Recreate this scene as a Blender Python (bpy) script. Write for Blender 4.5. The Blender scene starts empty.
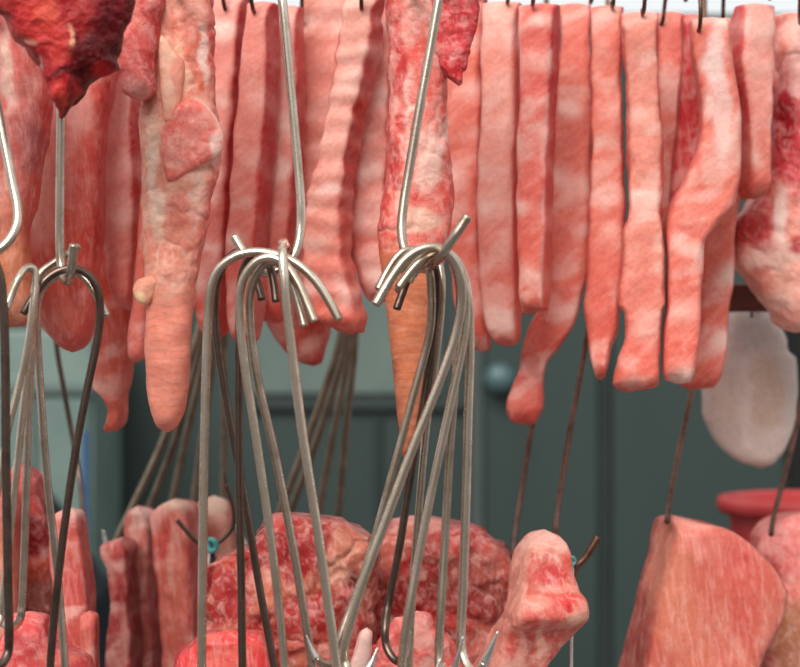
import bpy, math, random
import numpy as np
from mathutils import noise, Vector, Quaternion

C = bpy.context.scene.collection
PI = math.pi
LENS = 85.0
CAM_Z = 1.45
COUNTER_Z = 1.05


def W(d):
    return 36.0 / LENS * d


def at(px, py, d):
    """a place seen at (px, py) that stands d metres in front of the camera"""
    k = W(d) / 800.0
    return Vector(((px - 400.0) * k, d, CAM_Z - (py - 333.5) * k))


def py_of(z, d):
    return 333.5 + (CAM_Z - z) / (W(d) / 800.0)


def lin(c):
    a = np.asarray(c, float) / 255.0
    return np.where(a <= 0.04045, a / 12.92, ((a + 0.055) / 1.055) ** 2.4)


def lin4(c):
    r = lin(c)
    return (float(r[0]), float(r[1]), float(r[2]), 1.0)


def sm(e0, e1, x):
    t = np.clip((x - e0) / (e1 - e0), 0, 1)
    return t * t * (3 - 2 * t)


# ------------------------------------------------------------------ objects
def tag(o, label, cat, group=None, kind=None):
    o['label'] = label
    o['category'] = cat
    if group:
        o['group'] = group
    if kind:
        o['kind'] = kind
    return o


def link(name, verts, faces, m, parent=None, smooth=True, cols=None):
    me = bpy.data.meshes.new(name)
    me.from_pydata([tuple(v) for v in verts], [], faces)
    if smooth:
        me.polygons.foreach_set('use_smooth', [True] * len(me.polygons))
    if cols is not None:
        at_ = me.color_attributes.new('Col', 'FLOAT_COLOR', 'POINT')
        buf = np.ones((len(verts), 4), np.float32)
        buf[:, :3] = cols
        at_.data.foreach_set('color', buf.ravel())
    me.update()
    o = bpy.data.objects.new(name, me)
    C.objects.link(o)
    if m:
        me.materials.append(m)
    if parent is not None:
        o.parent = parent
        o.matrix_parent_inverse = parent.matrix_world.inverted()
    return o


def empty(name, loc):
    o = bpy.data.objects.new(name, None)
    o.empty_display_size = 0.03
    C.objects.link(o)
    o.location = loc
    bpy.context.view_layer.update()
    return o


def box_data(lo, hi, bev=0.0):
    x0, y0, z0 = lo
    x1, y1, z1 = hi
    v = [(x0, y0, z0), (x1, y0, z0), (x1, y1, z0), (x0, y1, z0), (x0, y0, z1), (x1, y0, z1), (x1, y1, z1), (x0, y1, z1)]
    f = [(0, 3, 2, 1), (4, 5, 6, 7), (0, 1, 5, 4), (1, 2, 6, 5), (2, 3, 7, 6), (3, 0, 4, 7)]
    return v, f


def box(name, lo, hi, m, parent=None, bev=0.0):
    v, f = box_data(lo, hi)
    o = link(name, v, f, m, parent, smooth=False)
    if bev:
        b = o.modifiers.new('bevel', 'BEVEL')
        b.width = bev
        b.segments = 3
    return o


def catmull(pts, n_per=10):
    P = [np.array(p, float) for p in pts]
    P = [2 * P[0] - P[1]] + P + [2 * P[-1] - P[-2]]
    out = []
    for i in range(1, len(P) - 2):
        p0, p1, p2, p3 = P[i - 1:i + 3]
        # centripetal parameterisation: no loops at uneven spacing
        a = 0.5
        t0 = 0.0
        t1 = t0 + max(np.linalg.norm(p1 - p0), 1e-6) ** a
        t2 = t1 + max(np.linalg.norm(p2 - p1), 1e-6) ** a
        t3 = t2 + max(np.linalg.norm(p3 - p2), 1e-6) ** a
        for k in range(n_per):
            t = t1 + (t2 - t1) * k / n_per
            A1 = (t1 - t) / (t1 - t0) * p0 + (t - t0) / (t1 - t0) * p1
            A2 = (t2 - t) / (t2 - t1) * p1 + (t - t1) / (t2 - t1) * p2
            A3 = (t3 - t) / (t3 - t2) * p2 + (t - t2) / (t3 - t2) * p3
            B1 = (t2 - t) / (t2 - t0) * A1 + (t - t0) / (t2 - t0) * A2
            B2 = (t3 - t) / (t3 - t1) * A2 + (t - t1) / (t3 - t1) * A3
            out.append((t2 - t) / (t2 - t1) * B1 + (t - t1) / (t2 - t1) * B2)
    out.append(P[-2])
    return out


def tube_data(path, rad, sides=12, taper=None, bev=True):
    """round wire along path; taper = list of radius factors per point"""
    pts = [np.array(p, float) for p in path]
    n = len(pts)
    tang = []
    for i in range(n):
        a = pts[max(i - 1, 0)]
        b = pts[min(i + 1, n - 1)]
        t = b - a
        tang.append(t / max(np.linalg.norm(t), 1e-9))
    u = np.cross(tang[0], (0.0, 1.0, 0.0))
    if np.linalg.norm(u) < 1e-3:
        u = np.cross(tang[0], (1.0, 0, 0))
    u /= np.linalg.norm(u)
    V, F = [], []
    rings = []
    for i in range(n):
        u = u - np.dot(u, tang[i]) * tang[i]
        u /= np.linalg.norm(u)
        w = np.cross(tang[i], u)
        f = taper[i] if taper is not None else 1.0
        rings.append((pts[i], u.copy(), w, f * rad))
    seq = []
    if bev:
        p, u0, w0, r = rings[0]
        seq.append((p, u0, w0, r * 0.8))
        seq.append((p + tang[0] * r * 0.22, u0, w0, r))
        seq += rings[1:-1]
        p, u0, w0, r = rings[-1]
        seq.append((p - tang[-1] * r * 0.22, u0, w0, r))
        seq.append((p, u0, w0, r * 0.8))
    else:
        seq = rings
    for p, u0, w0, r in seq:
        for k in range(sides):
            a = 2 * PI * k / sides
            V.append(p + r * (math.cos(a) * u0 + math.sin(a) * w0))
    m = len(seq)
    for i in range(m - 1):
        for k in range(sides):
            k2 = (k + 1) % sides
            F.append((i * sides + k, i * sides + k2, (i + 1) * sides + k2, (i + 1) * sides + k))
    F.append(tuple(range(sides - 1, -1, -1)))
    F.append(tuple((m - 1) * sides + k for k in range(sides)))
    return V, F


def wire(name, pts, rad, m, parent=None, n_per=10, taper=None, sides=12):
    path = catmull(pts, n_per)
    if taper:
        s = np.linspace(0, 1, len(path))
        taper = [float(np.interp(x, [a for a, _ in taper], [b for _, b in taper])) for x in s]
    V, F = tube_data(path, rad, sides, taper)
    return link(name, V, F, m, parent)


# ------------------------------------------------------------------ materials
def new_mat(name):
    m = bpy.data.materials.new(name)
    m.use_nodes = True
    nt = m.node_tree
    nt.nodes.clear()
    out = nt.nodes.new('ShaderNodeOutputMaterial')
    b = nt.nodes.new('ShaderNodeBsdfPrincipled')
    nt.links.new(b.outputs[0], out.inputs[0])
    return m, nt, b


def node(nt, t, **kw):
    n = nt.nodes.new(t)
    for k, v in kw.items():
        if k in n.inputs:
            n.inputs[k].default_value = v
        else:
            setattr(n, k, v)
    return n


def noise_tex(nt, vec, scale, detail=4.0, rough=0.6, dist=0.0):
    n = node(nt, 'ShaderNodeTexNoise')
    n.inputs['Scale'].default_value = scale
    n.inputs['Detail'].default_value = detail
    n.inputs['Roughness'].default_value = rough
    n.inputs['Distortion'].default_value = dist
    if vec is not None:
        nt.links.new(vec, n.inputs['Vector'])
    return n


def ramp(nt, fac, stops):
    r = nt.nodes.new('ShaderNodeValToRGB')
    while len(r.color_ramp.elements) < len(stops):
        r.color_ramp.elements.new(0.5)
    for e, (p, c) in zip(r.color_ramp.elements, stops):
        e.position = p
        e.color = c
    nt.links.new(fac, r.inputs[0])
    return r


def mix(nt, a, b, fac, mode='MIX'):
    n = nt.nodes.new('ShaderNodeMix')
    n.data_type = 'RGBA'
    n.blend_type = mode
    for s, v in ((n.inputs[6], a), (n.inputs[7], b)):
        if isinstance(v, tuple):
            s.default_value = v
        else:
            nt.links.new(v, s)
    if isinstance(fac, float):
        n.inputs[0].default_value = fac
    else:
        nt.links.new(fac, n.inputs[0])
    return n.outputs[2]


def mat_meat(name, fibre=(70, 70, 24), fat=0.35, rough=0.42, bump=0.35, spec=0.16, sss=0.12, fine=260, coat=0.05, turn=0.0):
    m, nt, b = new_mat(name)
    a = node(nt, 'ShaderNodeAttribute', attribute_name='Col')
    tc = node(nt, 'ShaderNodeTexCoord')
    mr = node(nt, 'ShaderNodeMapping')
    mr.inputs['Rotation'].default_value = (0.15, turn, 0.1)
    nt.links.new(tc.outputs['Object'], mr.inputs[0])
    mp = node(nt, 'ShaderNodeMapping')
    mp.inputs['Scale'].default_value = fibre
    nt.links.new(mr.outputs[0], mp.inputs[0])
    n1 = noise_tex(nt, mp.outputs[0], 1.6, 7, 0.66, 0.7)
    r1 = ramp(nt, n1.outputs[0], [(0.47, (0, 0, 0, 1)), (0.68, (1, 1, 1, 1))])
    f1 = node(nt, 'ShaderNodeMath', operation='MULTIPLY')
    nt.links.new(r1.outputs[0], f1.inputs[0])
    f1.inputs[1].default_value = fat
    c = mix(nt, a.outputs[0], lin4((252, 208, 196)), f1.outputs[0])
    r2 = ramp(nt, n1.outputs[0], [(0.30, (1, 1, 1, 1)), (0.5, (0, 0, 0, 1))])
    f2 = node(nt, 'ShaderNodeMath', operation='MULTIPLY')
    nt.links.new(r2.outputs[0], f2.inputs[0])
    f2.inputs[1].default_value = fat * 0.8
    c = mix(nt, c, (0.72, 0.42, 0.42, 1), f2.outputs[0], 'MULTIPLY')
    n3 = noise_tex(nt, tc.outputs['Object'], fine, 5, 0.65)
    r3 = ramp(nt, n3.outputs[0], [(0.3, (0.80, 0.72, 0.72, 1)), (0.5, (1, 1, 1, 1)), (0.72, (1.12, 1.12, 1.12, 1))])
    c = mix(nt, c, r3.outputs[0], 0.55, 'MULTIPLY')
    nt.links.new(c, b.inputs['Base Color'])
    rr = ramp(nt, n1.outputs[0], [(0.3, (rough - .1,) * 3 + (1,)), (0.7, (rough + .12,) * 3 + (1,))])
    nt.links.new(rr.outputs[0], b.inputs['Roughness'])
    b.inputs['Specular IOR Level'].default_value = spec
    b.inputs['Coat Weight'].default_value = coat
    b.inputs['Coat Roughness'].default_value = 0.22
    if sss:
        b.inputs['Subsurface Weight'].default_value = sss
        b.inputs['Subsurface Radius'].default_value = (1.0, 0.35, 0.25)
        b.inputs['Subsurface Scale'].default_value = 0.006
    n4 = noise_tex(nt, tc.outputs['Object'], 95, 5, 0.62, 0.4)
    bm = node(nt, 'ShaderNodeBump')
    bm.inputs['Strength'].default_value = bump
    bm.inputs['Distance'].default_value = 0.004
    nt.links.new(n4.outputs[0], bm.inputs['Height'])
    bm2 = node(nt, 'ShaderNodeBump')
    bm2.inputs['Strength'].default_value = bump * 0.6
    bm2.inputs['Distance'].default_value = 0.002
    nt.links.new(n1.outputs[0], bm2.inputs['Height'])
    nt.links.new(bm.outputs[0], bm2.inputs['Normal'])
    nt.links.new(bm2.outputs[0], b.inputs['Normal'])
    return m


def mat_steel(name, c0, c1, rough=0.3, rust=0.5):
    m, nt, b = new_mat(name)
    tc = node(nt, 'ShaderNodeTexCoord')
    n = noise_tex(nt, tc.outputs['Object'], 38, 6, 0.7)
    n2 = noise_tex(nt, tc.outputs['Object'], 420, 3, 0.6)
    r = ramp(nt, n.outputs[0], [(0.35, lin4(c0)), (0.62, lin4(c1))])
    nt.links.new(r.outputs[0], b.inputs['Base Color'])
    b.inputs['Metallic'].default_value = 1.0
    rr = ramp(nt, n.outputs[0], [(0.3, (rough + .14,) * 3 + (1,)), (0.7, (rough - .04,) * 3 + (1,))])
    nt.links.new(rr.outputs[0], b.inputs['Roughness'])
    bm = node(nt, 'ShaderNodeBump')
    bm.inputs['Strength'].default_value = 0.05
    bm.inputs['Distance'].default_value = 0.001
    nt.links.new(n2.outputs[0], bm.inputs['Height'])
    nt.links.new(bm.outputs[0], b.inputs['Normal'])
    return m


def mat_plain(name, c, c2=None, rough=0.6, scale=12, spec=0.4, metallic=0.0, stretch=(1, 1, 1), bump=0.1):
    m, nt, b = new_mat(name)
    c2 = c2 or tuple(x * 0.86 for x in c)
    tc = node(nt, 'ShaderNodeTexCoord')
    mp = node(nt, 'ShaderNodeMapping')
    mp.inputs['Scale'].default_value = stretch
    nt.links.new(tc.outputs['Object'], mp.inputs[0])
    n = noise_tex(nt, mp.outputs[0], scale, 6, 0.6)
    r = ramp(nt, n.outputs[0], [(0.35, lin4(c2)), (0.65, lin4(c))])
    nt.links.new(r.outputs[0], b.inputs['Base Color'])
    b.inputs['Roughness'].default_value = rough
    b.inputs['Specular IOR Level'].default_value = spec
    b.inputs['Metallic'].default_value = metallic
    bm = node(nt, 'ShaderNodeBump')
    bm.inputs['Strength'].default_value = bump
    bm.inputs['Distance'].default_value = 0.003
    nt.links.new(n.outputs[0], bm.inputs['Height'])
    nt.links.new(bm.outputs[0], b.inputs['Normal'])
    return m


M = {}
M['strip'] = mat_meat('pork_belly', fibre=(20, 50, 120), fat=0.2, turn=0.7)
M['lean'] = mat_meat('lean_pork', fibre=(120, 85, 20), fat=0.28, rough=0.38, coat=0.08, fine=320, turn=0.12)
M['raw'] = mat_meat('marbled_raw_pork', fibre=(75, 75, 55), fat=0.42, rough=0.36, bump=0.5, coat=0.12, turn=0.4)
M['dark'] = mat_meat('dark_offal', fibre=(110, 110, 110), fat=0.05, rough=0.34, bump=0.9, coat=0.06, sss=0.0, fine=420)
M['skin'] = mat_meat('pork_skin', fibre=(30, 30, 190), fat=0.16, rough=0.46, bump=0.18, coat=0.05)
M['fat'] = mat_meat('white_fat', fibre=(40, 40, 16), fat=0.15, rough=0.5, bump=0.25, coat=0.05)
M['steel'] = mat_steel('hook_steel', (158, 140, 122), (206, 190, 174), 0.24)
M['steel_pale'] = mat_steel('polished_hook_steel', (184, 168, 148), (228, 212, 194), 0.22)
M['steel_dark'] = mat_steel('dull_hook_steel', (84, 70, 62), (120, 102, 92), 0.28)
M['steel_rear'] = mat_steel('worn_hook_steel', (112, 98, 84), (150, 136, 118), 0.4)
M['steel_brown'] = mat_steel('brown_hook_steel', (84, 58, 50), (132, 98, 84), 0.42)
M['point'] = mat_steel('ground_steel_point', (205, 200, 195), (240, 236, 230), 0.2)

# ------------------------------------------------------------------ meat lofts
PK = (234, 116, 100)
LT = (254, 206, 192)
RD = (205, 68, 66)
SA = (228, 110, 92)
DR = (150, 28, 34)
CR = (244, 212, 186)
SK = (216, 132, 100)


def pchip(xk, yk, x):
    xk = np.asarray(xk, float)
    yk = np.asarray(yk, float)
    h = np.diff(xk)
    dl = np.diff(yk) / h
    n = len(xk)
    m = np.zeros(n)
    for i in range(1, n - 1):
        if dl[i - 1] * dl[i] > 0:
            w1 = 2 * h[i] + h[i - 1]
            w2 = h[i] + 2 * h[i - 1]
            m[i] = (w1 + w2) / (w1 / dl[i - 1] + w2 / dl[i])
    m[0] = dl[0]
    m[-1] = dl[-1]
    i = np.clip(np.searchsorted(xk, x, side='right') - 1, 0, n - 2)
    t = (x - xk[i]) / h[i]
    h00 = (1 + 2 * t) * (1 - t) ** 2
    h10 = t * (1 - t) ** 2
    h01 = t * t * (3 - 2 * t)
    h11 = t * t * (t - 1)
    return h00 * yk[i] + h10 * h[i] * m[i] + h01 * yk[i + 1] + h11 * h[i] * m[i + 1]


def ring_shape(K, p, hw, hd):
    """superellipse outline resampled to even arc length; starts at the back, returns local (a, b) and outward normals"""
    th = np.linspace(0, 2 * PI, 1600, endpoint=False) + PI / 2
    c, s = np.cos(th), np.sin(th)
    a = np.sign(c) * np.abs(c) ** (2 / p)
    b = np.sign(s) * np.abs(s) ** (2 / p)
    return a, b


def meat(name, keys, d, depth, mat, parent=None, yaw=0.0, p=3.2, amp=0.0014, freq=28, K=64, step=2.6, end=(0.5, 0.4), ridge=0.0, ridge_px=14, seed=0,
         front=PK, side=RD, left=None, fatc=LT, streak=0.36, bands=(), spots=(), low=None, rings=0.0, fine=1.0, tilt=0.0, crease=0.0, rag=0.0, skin_from=None, skin_col=None, to_counter=False, edge_fat=0.0, grain=(16, 16, 42)):
    keys = [tuple(k) for k in keys]
    if to_counter:
        last = keys[-1]
        keys.append((py_of(COUNTER_Z + 0.002, d),) + last[1:])
    ky = [k[0] for k in keys]
    y0, y1 = ky[0], ky[-1]
    k = W(d) / 800.0
    kf = W(d - depth * 0.42) / 800.0
    n = max(24, int((y1 - y0) / step))
    ys = np.linspace(y0, y1, n)
    xl = pchip(ky, [q[1] for q in keys], ys)
    xr = pchip(ky, [q[2] for q in keys], ys)
    dd = pchip(ky, [q[3] if len(q) > 3 else 0.0 for q in keys], ys)
    half = (xr - xl) / 2 * k
    cx = ((xr + xl) / 2 - 400) * k
    cz = CAM_Z - (ys - 333.5) * k
    # depth: full in the middle, rounded over the ends
    s_top = (ys - y0) * k / max(depth * end[0], 1e-4)
    s_bot = (y1 - ys) * k / max(depth * end[1], 1e-4)
    rt = np.sqrt(np.clip(1 - (1 - np.clip(s_top, 0, 1)) ** 2, 0.02, 1))
    rb = np.sqrt(np.clip(1 - (1 - np.clip(s_bot, 0, 1)) ** 2, 0.02, 1)) if not to_counter else np.ones(n)
    hd = depth / 2 * rt * rb
    # a thing no wider than it is narrow thins in depth too
    hd = np.minimum(hd, np.maximum(half * 2.6, 0.002))
    # small rounding of the silhouette at both ends
    e = 4.5 if not rag else 2.2
    wt = np.sqrt(np.clip(1 - (1 - np.clip((ys - y0) / e, 0, 1)) ** 2, 0.05, 1))
    wb = np.sqrt(np.clip(1 - (1 - np.clip((y1 - ys) / e, 0, 1)) ** 2, 0.05, 1)) if not to_counter else np.ones(n)
    half = half * wt * wb
    ps = math.radians(yaw)
    cps, sps = math.cos(ps), math.sin(ps)
    hw = np.maximum((half - 0.66 * hd * abs(sps)) / cps, half * 0.35)
    # arc-length even sampling for the mean proportions
    a0, b0 = ring_shape(K, p, 1, 1)
    mw, md = float(np.mean(hw)), float(np.mean(hd))
    seg = np.hypot(np.diff(np.append(a0, a0[0])) * mw, np.diff(np.append(b0, b0[0])) * md)
    cum = np.concatenate([[0], np.cumsum(seg)])
    q = np.linspace(0, cum[-1], K, endpoint=False)
    A = np.interp(q, cum, np.append(a0, a0[0]))
    B = np.interp(q, cum, np.append(b0, b0[0]))
    # outward normals (superellipse gradient)
    na = np.sign(A) * np.abs(A) ** (p - 1) / mw
    nb = np.sign(B) * np.abs(B) ** (p - 1) / md
    nl = np.hypot(na, nb) + 1e-9
    na, nb = na / nl, nb / nl
    rnd = random.Random(seed * 77 + 13)
    off = Vector((rnd.uniform(-50, 50), rnd.uniform(-50, 50), rnd.uniform(-50, 50)))
    V = np.zeros((n * K + 2, 3))
    COL = np.zeros((n * K + 2, 3))
    fr, sd, ft = lin(front), lin(side), lin(fatc)
    lf = lin(left) if left is not None else sd
    lo = lin(low) if low is not None else None
    sp = [(x, y, rx, ry, lin(c), st) for x, y, rx, ry, c, st in spots]
    tl = math.tan(math.radians(tilt))
    nf = noise.fractal
    nn = noise.noise
    for i in range(n):
        env = 0.25 + 0.75 * min(1.0, min(i, n - 1 - i if not to_counter else 99) / 5.0)
        for j in range(K):
            a, b = A[j] * hw[i], B[j] * hd[i]
            x = cx[i] + a * cps + b * sps
            y = d + dd[i] - a * sps + b * cps + (cz[i] - cz[0]) * tl
            z = cz[i]
            nx, ny = na[j] * cps + nb[j] * sps, -na[j] * sps + nb[j] * cps
            pos = Vector((x, y, z))
            pn = pos * freq + off
            h = nf(pn, 0.9, 2.1, 4)
            h2 = nn(pos * freq * 0.35 + off)
            dsp = amp * (h + 0.9 * h2)
            if ridge:
                ph = ys[i] / ridge_px * 2 * PI + 2.2 * nn(Vector((x * 30, y * 30, z * 14)) + off)
                dsp += ridge * (math.sin(ph) * 0.6 + 0.4 * math.sin(ph * 0.53 + 1.3))
            if rings:
                ph = ys[i] / 8.0 * 2 * PI + 4.0 * nn(Vector((x * 25, y * 25, z * 25)) + off)
                dsp -= rings * (max(0.0, math.sin(ph)) ** 6) * (0.5 + nn(Vector((x * 60, y * 60, z * 40)) - off))
            bare = 1.0 if skin_from is None else float(1 - sm(skin_from - 14, skin_from + 22, ys[i] + 16 * nn(Vector((x * 60, y * 60, z * 30)) + off)))
            dsp -= (1 - bare) * 0.75 * amp * (h + 0.9 * h2)
            if crease:
                v = nf(Vector((x * 26, y * 26, z * 20)) - off, 1.0, 2.0, 3)
                cr = max(0.0, 1 - abs(v) * 5.5) ** 1.5
                cr *= bare
                dsp += crease * bare * (0.35 - cr) + crease * 0.8 * nn(Vector((x * 60, y * 60, z * 60)) + off)
            dsp *= env
            dz = amp * 1.3 * nn(pos * freq * 1.7 - off) * env
            if rag:
                g = max(0.0, 1 - (y1 - ys[i]) / 26)
                dz += rag * g * (nn(Vector((x * 110, y * 60, 3.0)) + off) + 0.8 * nn(Vector((x * 260, y * 150, 9.0)) + off))
                dsp += 0.0017 * nn(Vector((z * 42, na[j] * 2.0, 5.0)) + off)
            vi = i * K + j
            V[vi] = (x + nx * dsp, y + ny * dsp, z + dz)
            # ---- colour by face and height, with streaks, bands and spots
            w = nf(Vector((x * 45, y * 45, z * 45)) + off, 1.0, 2.0, 4)
            w2 = nf(Vector((x * 45, y * 45, z * 45)) - off, 1.0, 2.0, 3)
            px = (x / kf) + 400 + w * 5 * fine
            py = 333.5 + (CAM_Z - z) / kf + w2 * 6 * fine
            # which face: na>0 is the right-hand face, nb<0 the front
            t = nb[j]
            edge = 0.5 + 0.5 * math.tanh((-t - 0.55 + 0.25 * w) * 7)
            c = fr * edge + (sd if na[j] > 0 else lf) * (1 - edge)
            if lo is not None:
                g = float(sm(0.45, 1.0, (py - y0) / (y1 - y0)))
                c = c * (1 - g) + lo * g
            if crease and cr > 0.35:
                f = (cr - 0.35) * 0.9 * max(0.0, min(1.0, 0.5 + 2 * w2))
                c = c * (1 - f) + ft * f
            if streak:
                g3 = Vector(((x + z * 0.35) * grain[0], y * grain[1], (z - x * 0.5) * grain[2])) * 1.0 + off * 1.7
                v = nf(g3, 0.8, 2.2, 5)
                f = float(np.clip((v - 0.06) * 2.6, 0, 1)) * streak * 1.25 * (0.35 + 0.65 * edge)
                c = c * (1 - f) + ft * f
                f = float(np.clip((-v - 0.08) * 1.6, 0, 1)) * streak * 0.7
                c = c * (1 - f) + sd * f
            for (by, bh, bs) in bands:
                g = math.exp(-((py + (px - 400) * 0.12 * math.sin(by) - by) / bh) ** 2) * bs * (0.3 + 0.7 * edge) * (0.55 + 2.2 * nn(Vector((x * 38, y * 20, z * 30)) + off))
                g = min(max(g, 0), 1)
                c = c * (1 - g) + ft * g
            if edge_fat:
                g = math.exp(-((t + 0.55) / 0.3) ** 2) * edge_fat * min(max(0.6 + w, 0), 1)
                c = c * (1 - g) + ft * g
            for (sx, sy, rx, ry, sc, st) in sp:
                if b > hd[i] * 0.5:
                    continue
                r2 = math.hypot((px - sx) / rx, (py - sy) / ry)
                if r2 < 1.5:
                    g = (0.5 - 0.5 * math.tanh((r2 - 0.85 + 0.2 * w2) * 5)) * st
                    c = c * (1 - g) + sc * g
            if skin_from is not None and bare < 1:
                g = 1 - bare
                sc_ = lin(skin_col)
                c = c * (1 - g) + g * (sc_ * (1 + 0.22 * w) * (1 - 0.16 * max(0.0, math.sin(ys[i] / 9.0 * 2 * PI + 9 * nn(Vector((x * 24, y * 24, z * 36))))) ** 6 * (1 if rings else 0)))
            COL[vi] = c
    V[n * K] = (cx[0], d + dd[0], cz[0] + 0.0006)
    V[n * K + 1] = (cx[-1], d + dd[-1] + (cz[-1] - cz[0]) * tl, cz[-1] - (0.0006 if not to_counter else 0))
    COL[n * K] = COL[:K].mean(0)
    COL[n * K + 1] = COL[(n - 1) * K:n * K].mean(0)
    F = []
    for i in range(n - 1):
        for j in range(K):
            j2 = (j + 1) % K
            F.append((i * K + j, (i + 1) * K + j, (i + 1) * K + j2, i * K + j2))
    for j in range(K):
        j2 = (j + 1) % K
        F.append((n * K, j, j2))
        F.append((n * K + 1, (n - 1) * K + j2, (n - 1) * K + j))
    o = link(name, V, F, mat, parent, cols=np.clip(COL, 0, 1))
    if skin_from is not None:
        o.data.materials.append(M['skin'])
        rng = random.Random(seed)
        idx = [1 if min(f) // K < n and ys[min(min(f) // K, n - 1)] > skin_from else 0 for f in F]
        o.data.polygons.foreach_set('material_index', idx)
    return o


# =================================================================== THE PLACE
m_floor = mat_plain('wet_concrete', (96, 96, 92), (70, 72, 70), 0.5, 3)
m_wall = mat_plain('dark_green_paint', (53, 67, 63), (45, 58, 55), 0.55, 2.5, stretch=(1, 1, .5))
m_door = mat_plain('green_metal_door', (50, 64, 60), (43, 55, 53), 0.5, 3, stretch=(1, 1, .3))
m_pale = mat_plain('pale_grey_green_paint', (124, 142, 134), (104, 124, 118), 0.5, 5)
m_mid = mat_plain('grey_green_paint', (108, 122, 114), (92, 108, 102), 0.5, 4)
m_black = mat_plain('painted_dark_opening', (14, 15, 15), (8, 9, 9), 0.8, 4)
m_seam = mat_plain('dark_wall_seam', (38, 47, 46), (32, 41, 40), 0.7, 6)  # dark colour of the strips that mark the seams
m_blue = mat_plain('blue_paint', (52, 92, 140), (44, 80, 124), 0.5, 8)
m_navy = mat_plain('navy_cloth', (30, 40, 48), (22, 30, 36), 0.8, 8)
m_wood = mat_plain('dark_stained_wood', (112, 62, 48), (70, 36, 30), 0.55, 8, stretch=(2, 8, 16), bump=0.3)
m_counter = mat_plain('stainless_counter', (170, 172, 172), (150, 152, 152), 0.35, 6, metallic=0.9)
m_post = mat_steel('rack_steel', (120, 116, 112), (170, 166, 160), 0.35)
m_bucket = mat_plain('red_plastic', (196, 62, 60), (180, 52, 52), 0.42, 6, bump=0.03)
m_teal = mat_plain('teal_plastic', (90, 170, 165), (70, 150, 146), 0.4, 30)
m_string = mat_plain('white_string', (222, 216, 212), (196, 186, 182), 0.7, 60)
m_dpl = mat_plain('dark_wrapping', (70, 50, 48), (52, 38, 38), 0.6, 30)

DW = 4.2
kw = W(DW) / 800


def wx(px):
    return (px - 400) * kw


def wz(py):
    return CAM_Z - (py - 333.5) * kw


fl = box('floor', (-3.2, -1.0, -0.06), (3.2, DW + 0.3, 0.0), m_floor)
fl['kind'] = 'structure'
wl = box('wall_back', (-3.2, DW, 0.0), (3.2, DW + 0.12, wz(14)), m_wall)
wl['kind'] = 'structure'


def wall_panel(name, x0, x1, y0, y1, m, off=0.02, parent=None):
    return box(name, (wx(x0), DW - off, max(0.0, wz(y1))), (wx(x1), DW - 0.001, wz(y0)), m, parent, bev=0.004)


d1 = wall_panel('door_1', 484, 597, 60, 2000, m_door)
d1['kind'] = 'structure'
d2 = wall_panel('door_2', 612, 783, 60, 2000, m_door)
d2['kind'] = 'structure'
d3 = wall_panel('trim_1', 598, 611, 60, 2000, m_seam, 0.012)
d3['kind'] = 'structure'
d4 = wall_panel('trim_2', 470, 483, 60, 2000, mat_plain('worn_door_frame', (72, 82, 78), (62, 72, 69), 0.6, 5), 0.03)
d4['kind'] = 'structure'
d5 = wall_panel('trim_3', 376, 382, 330, 2000, m_seam, 0.012)
d5['kind'] = 'structure'
d6 = wall_panel('trim_4', 250, 468, 397, 410, mat_plain('worn_dark_rail', (46, 57, 54), (40, 50, 48), 0.6, 6), 0.02)
d6['kind'] = 'structure'
d7 = wall_panel('trim_5', 250, 440, 250, 394, m_mid, 0.014)
d7['kind'] = 'structure'
kn = bpy.data.objects
# door knob: a rounded lathe
V, F = [], []
prof = [(0.0, 0.0), (0.012, 0.0), (0.012, 0.018), (0.026, 0.026), (0.034, 0.04), (0.03, 0.056), (0.016, 0.066), (0.0, 0.068)]
for (r, h) in prof:
    for q in range(20):
        a = 2 * PI * q / 20
        V.append((wx(498) + r * math.cos(a), DW - 0.02 - h, wz(378) + r * math.sin(a)))
for i in range(len(prof) - 1):
    for q in range(20):
        q2 = (q + 1) % 20
        F.append((i * 20 + q, i * 20 + q2, (i + 1) * 20 + q2, (i + 1) * 20 + q))
ko = link('door_knob', V, F, mat_plain('pale_knob_metal', (82, 106, 108), (72, 96, 98), 0.3, 10), d1)

dk = wall_panel('dark_opening_panel', 786, 1000, 200, 2000, m_black, 0.02)  # solid panel, its black painted in for the darkness of an opening
dk['kind'] = 'structure'

# pale cabinet at the back on the left, blue post and navy cloth beside it
cab = empty('metal_cabinet', (wx(40), 3.9, 0))
tag(cab, 'pale grey-green metal cabinet standing by the back wall behind the left hooks', 'cabinet')
kc = W(3.75) / 800


def cp(px, py, d):
    return at(px, py, d)


a, b_ = at(-120, 330, 3.75), at(92, 900, 3.75)
box('cabinet_body', (a.x, 3.77, 0.0), (b_.x, 4.15, a.z), m_pale, cab, 0.008)
box('cabinet_door', (a.x + 0.01, 3.75, 0.1), (at(34, 0, 3.75).x, 3.769, at(0, 376, 3.75).z), m_pale, cab, 0.004)
box('cabinet_door', (at(37, 0, 3.75).x, 3.75, 0.1), (b_.x - 0.012, 3.769, at(0, 398, 3.75).z), m_pale, cab, 0.004)
box('cabinet_ledge', (a.x, 3.745, at(0, 394, 3.75).z), (b_.x, 3.769, at(0, 384, 3.75).z), m_mid, cab, 0.003)
bp = empty('blue_post', at(86, 560, 3.6))
bp.location.z = 0
bpy.context.view_layer.update()
tag(bp, 'thin blue upright post in front of the pale cabinet', 'post')
c0 = at(82.5, 0, 3.6).x
c1 = at(88, 0, 3.6).x
box('post_shaft', (c0, 3.59, 0.02), (c1, 3.61, at(0, 430, 3.6).z), m_blue, bp, 0.002)
box('post_foot', (c0 - 0.05, 3.54, 0.0), (c1 + 0.05, 3.66, 0.02), m_blue, bp, 0.003)
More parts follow.
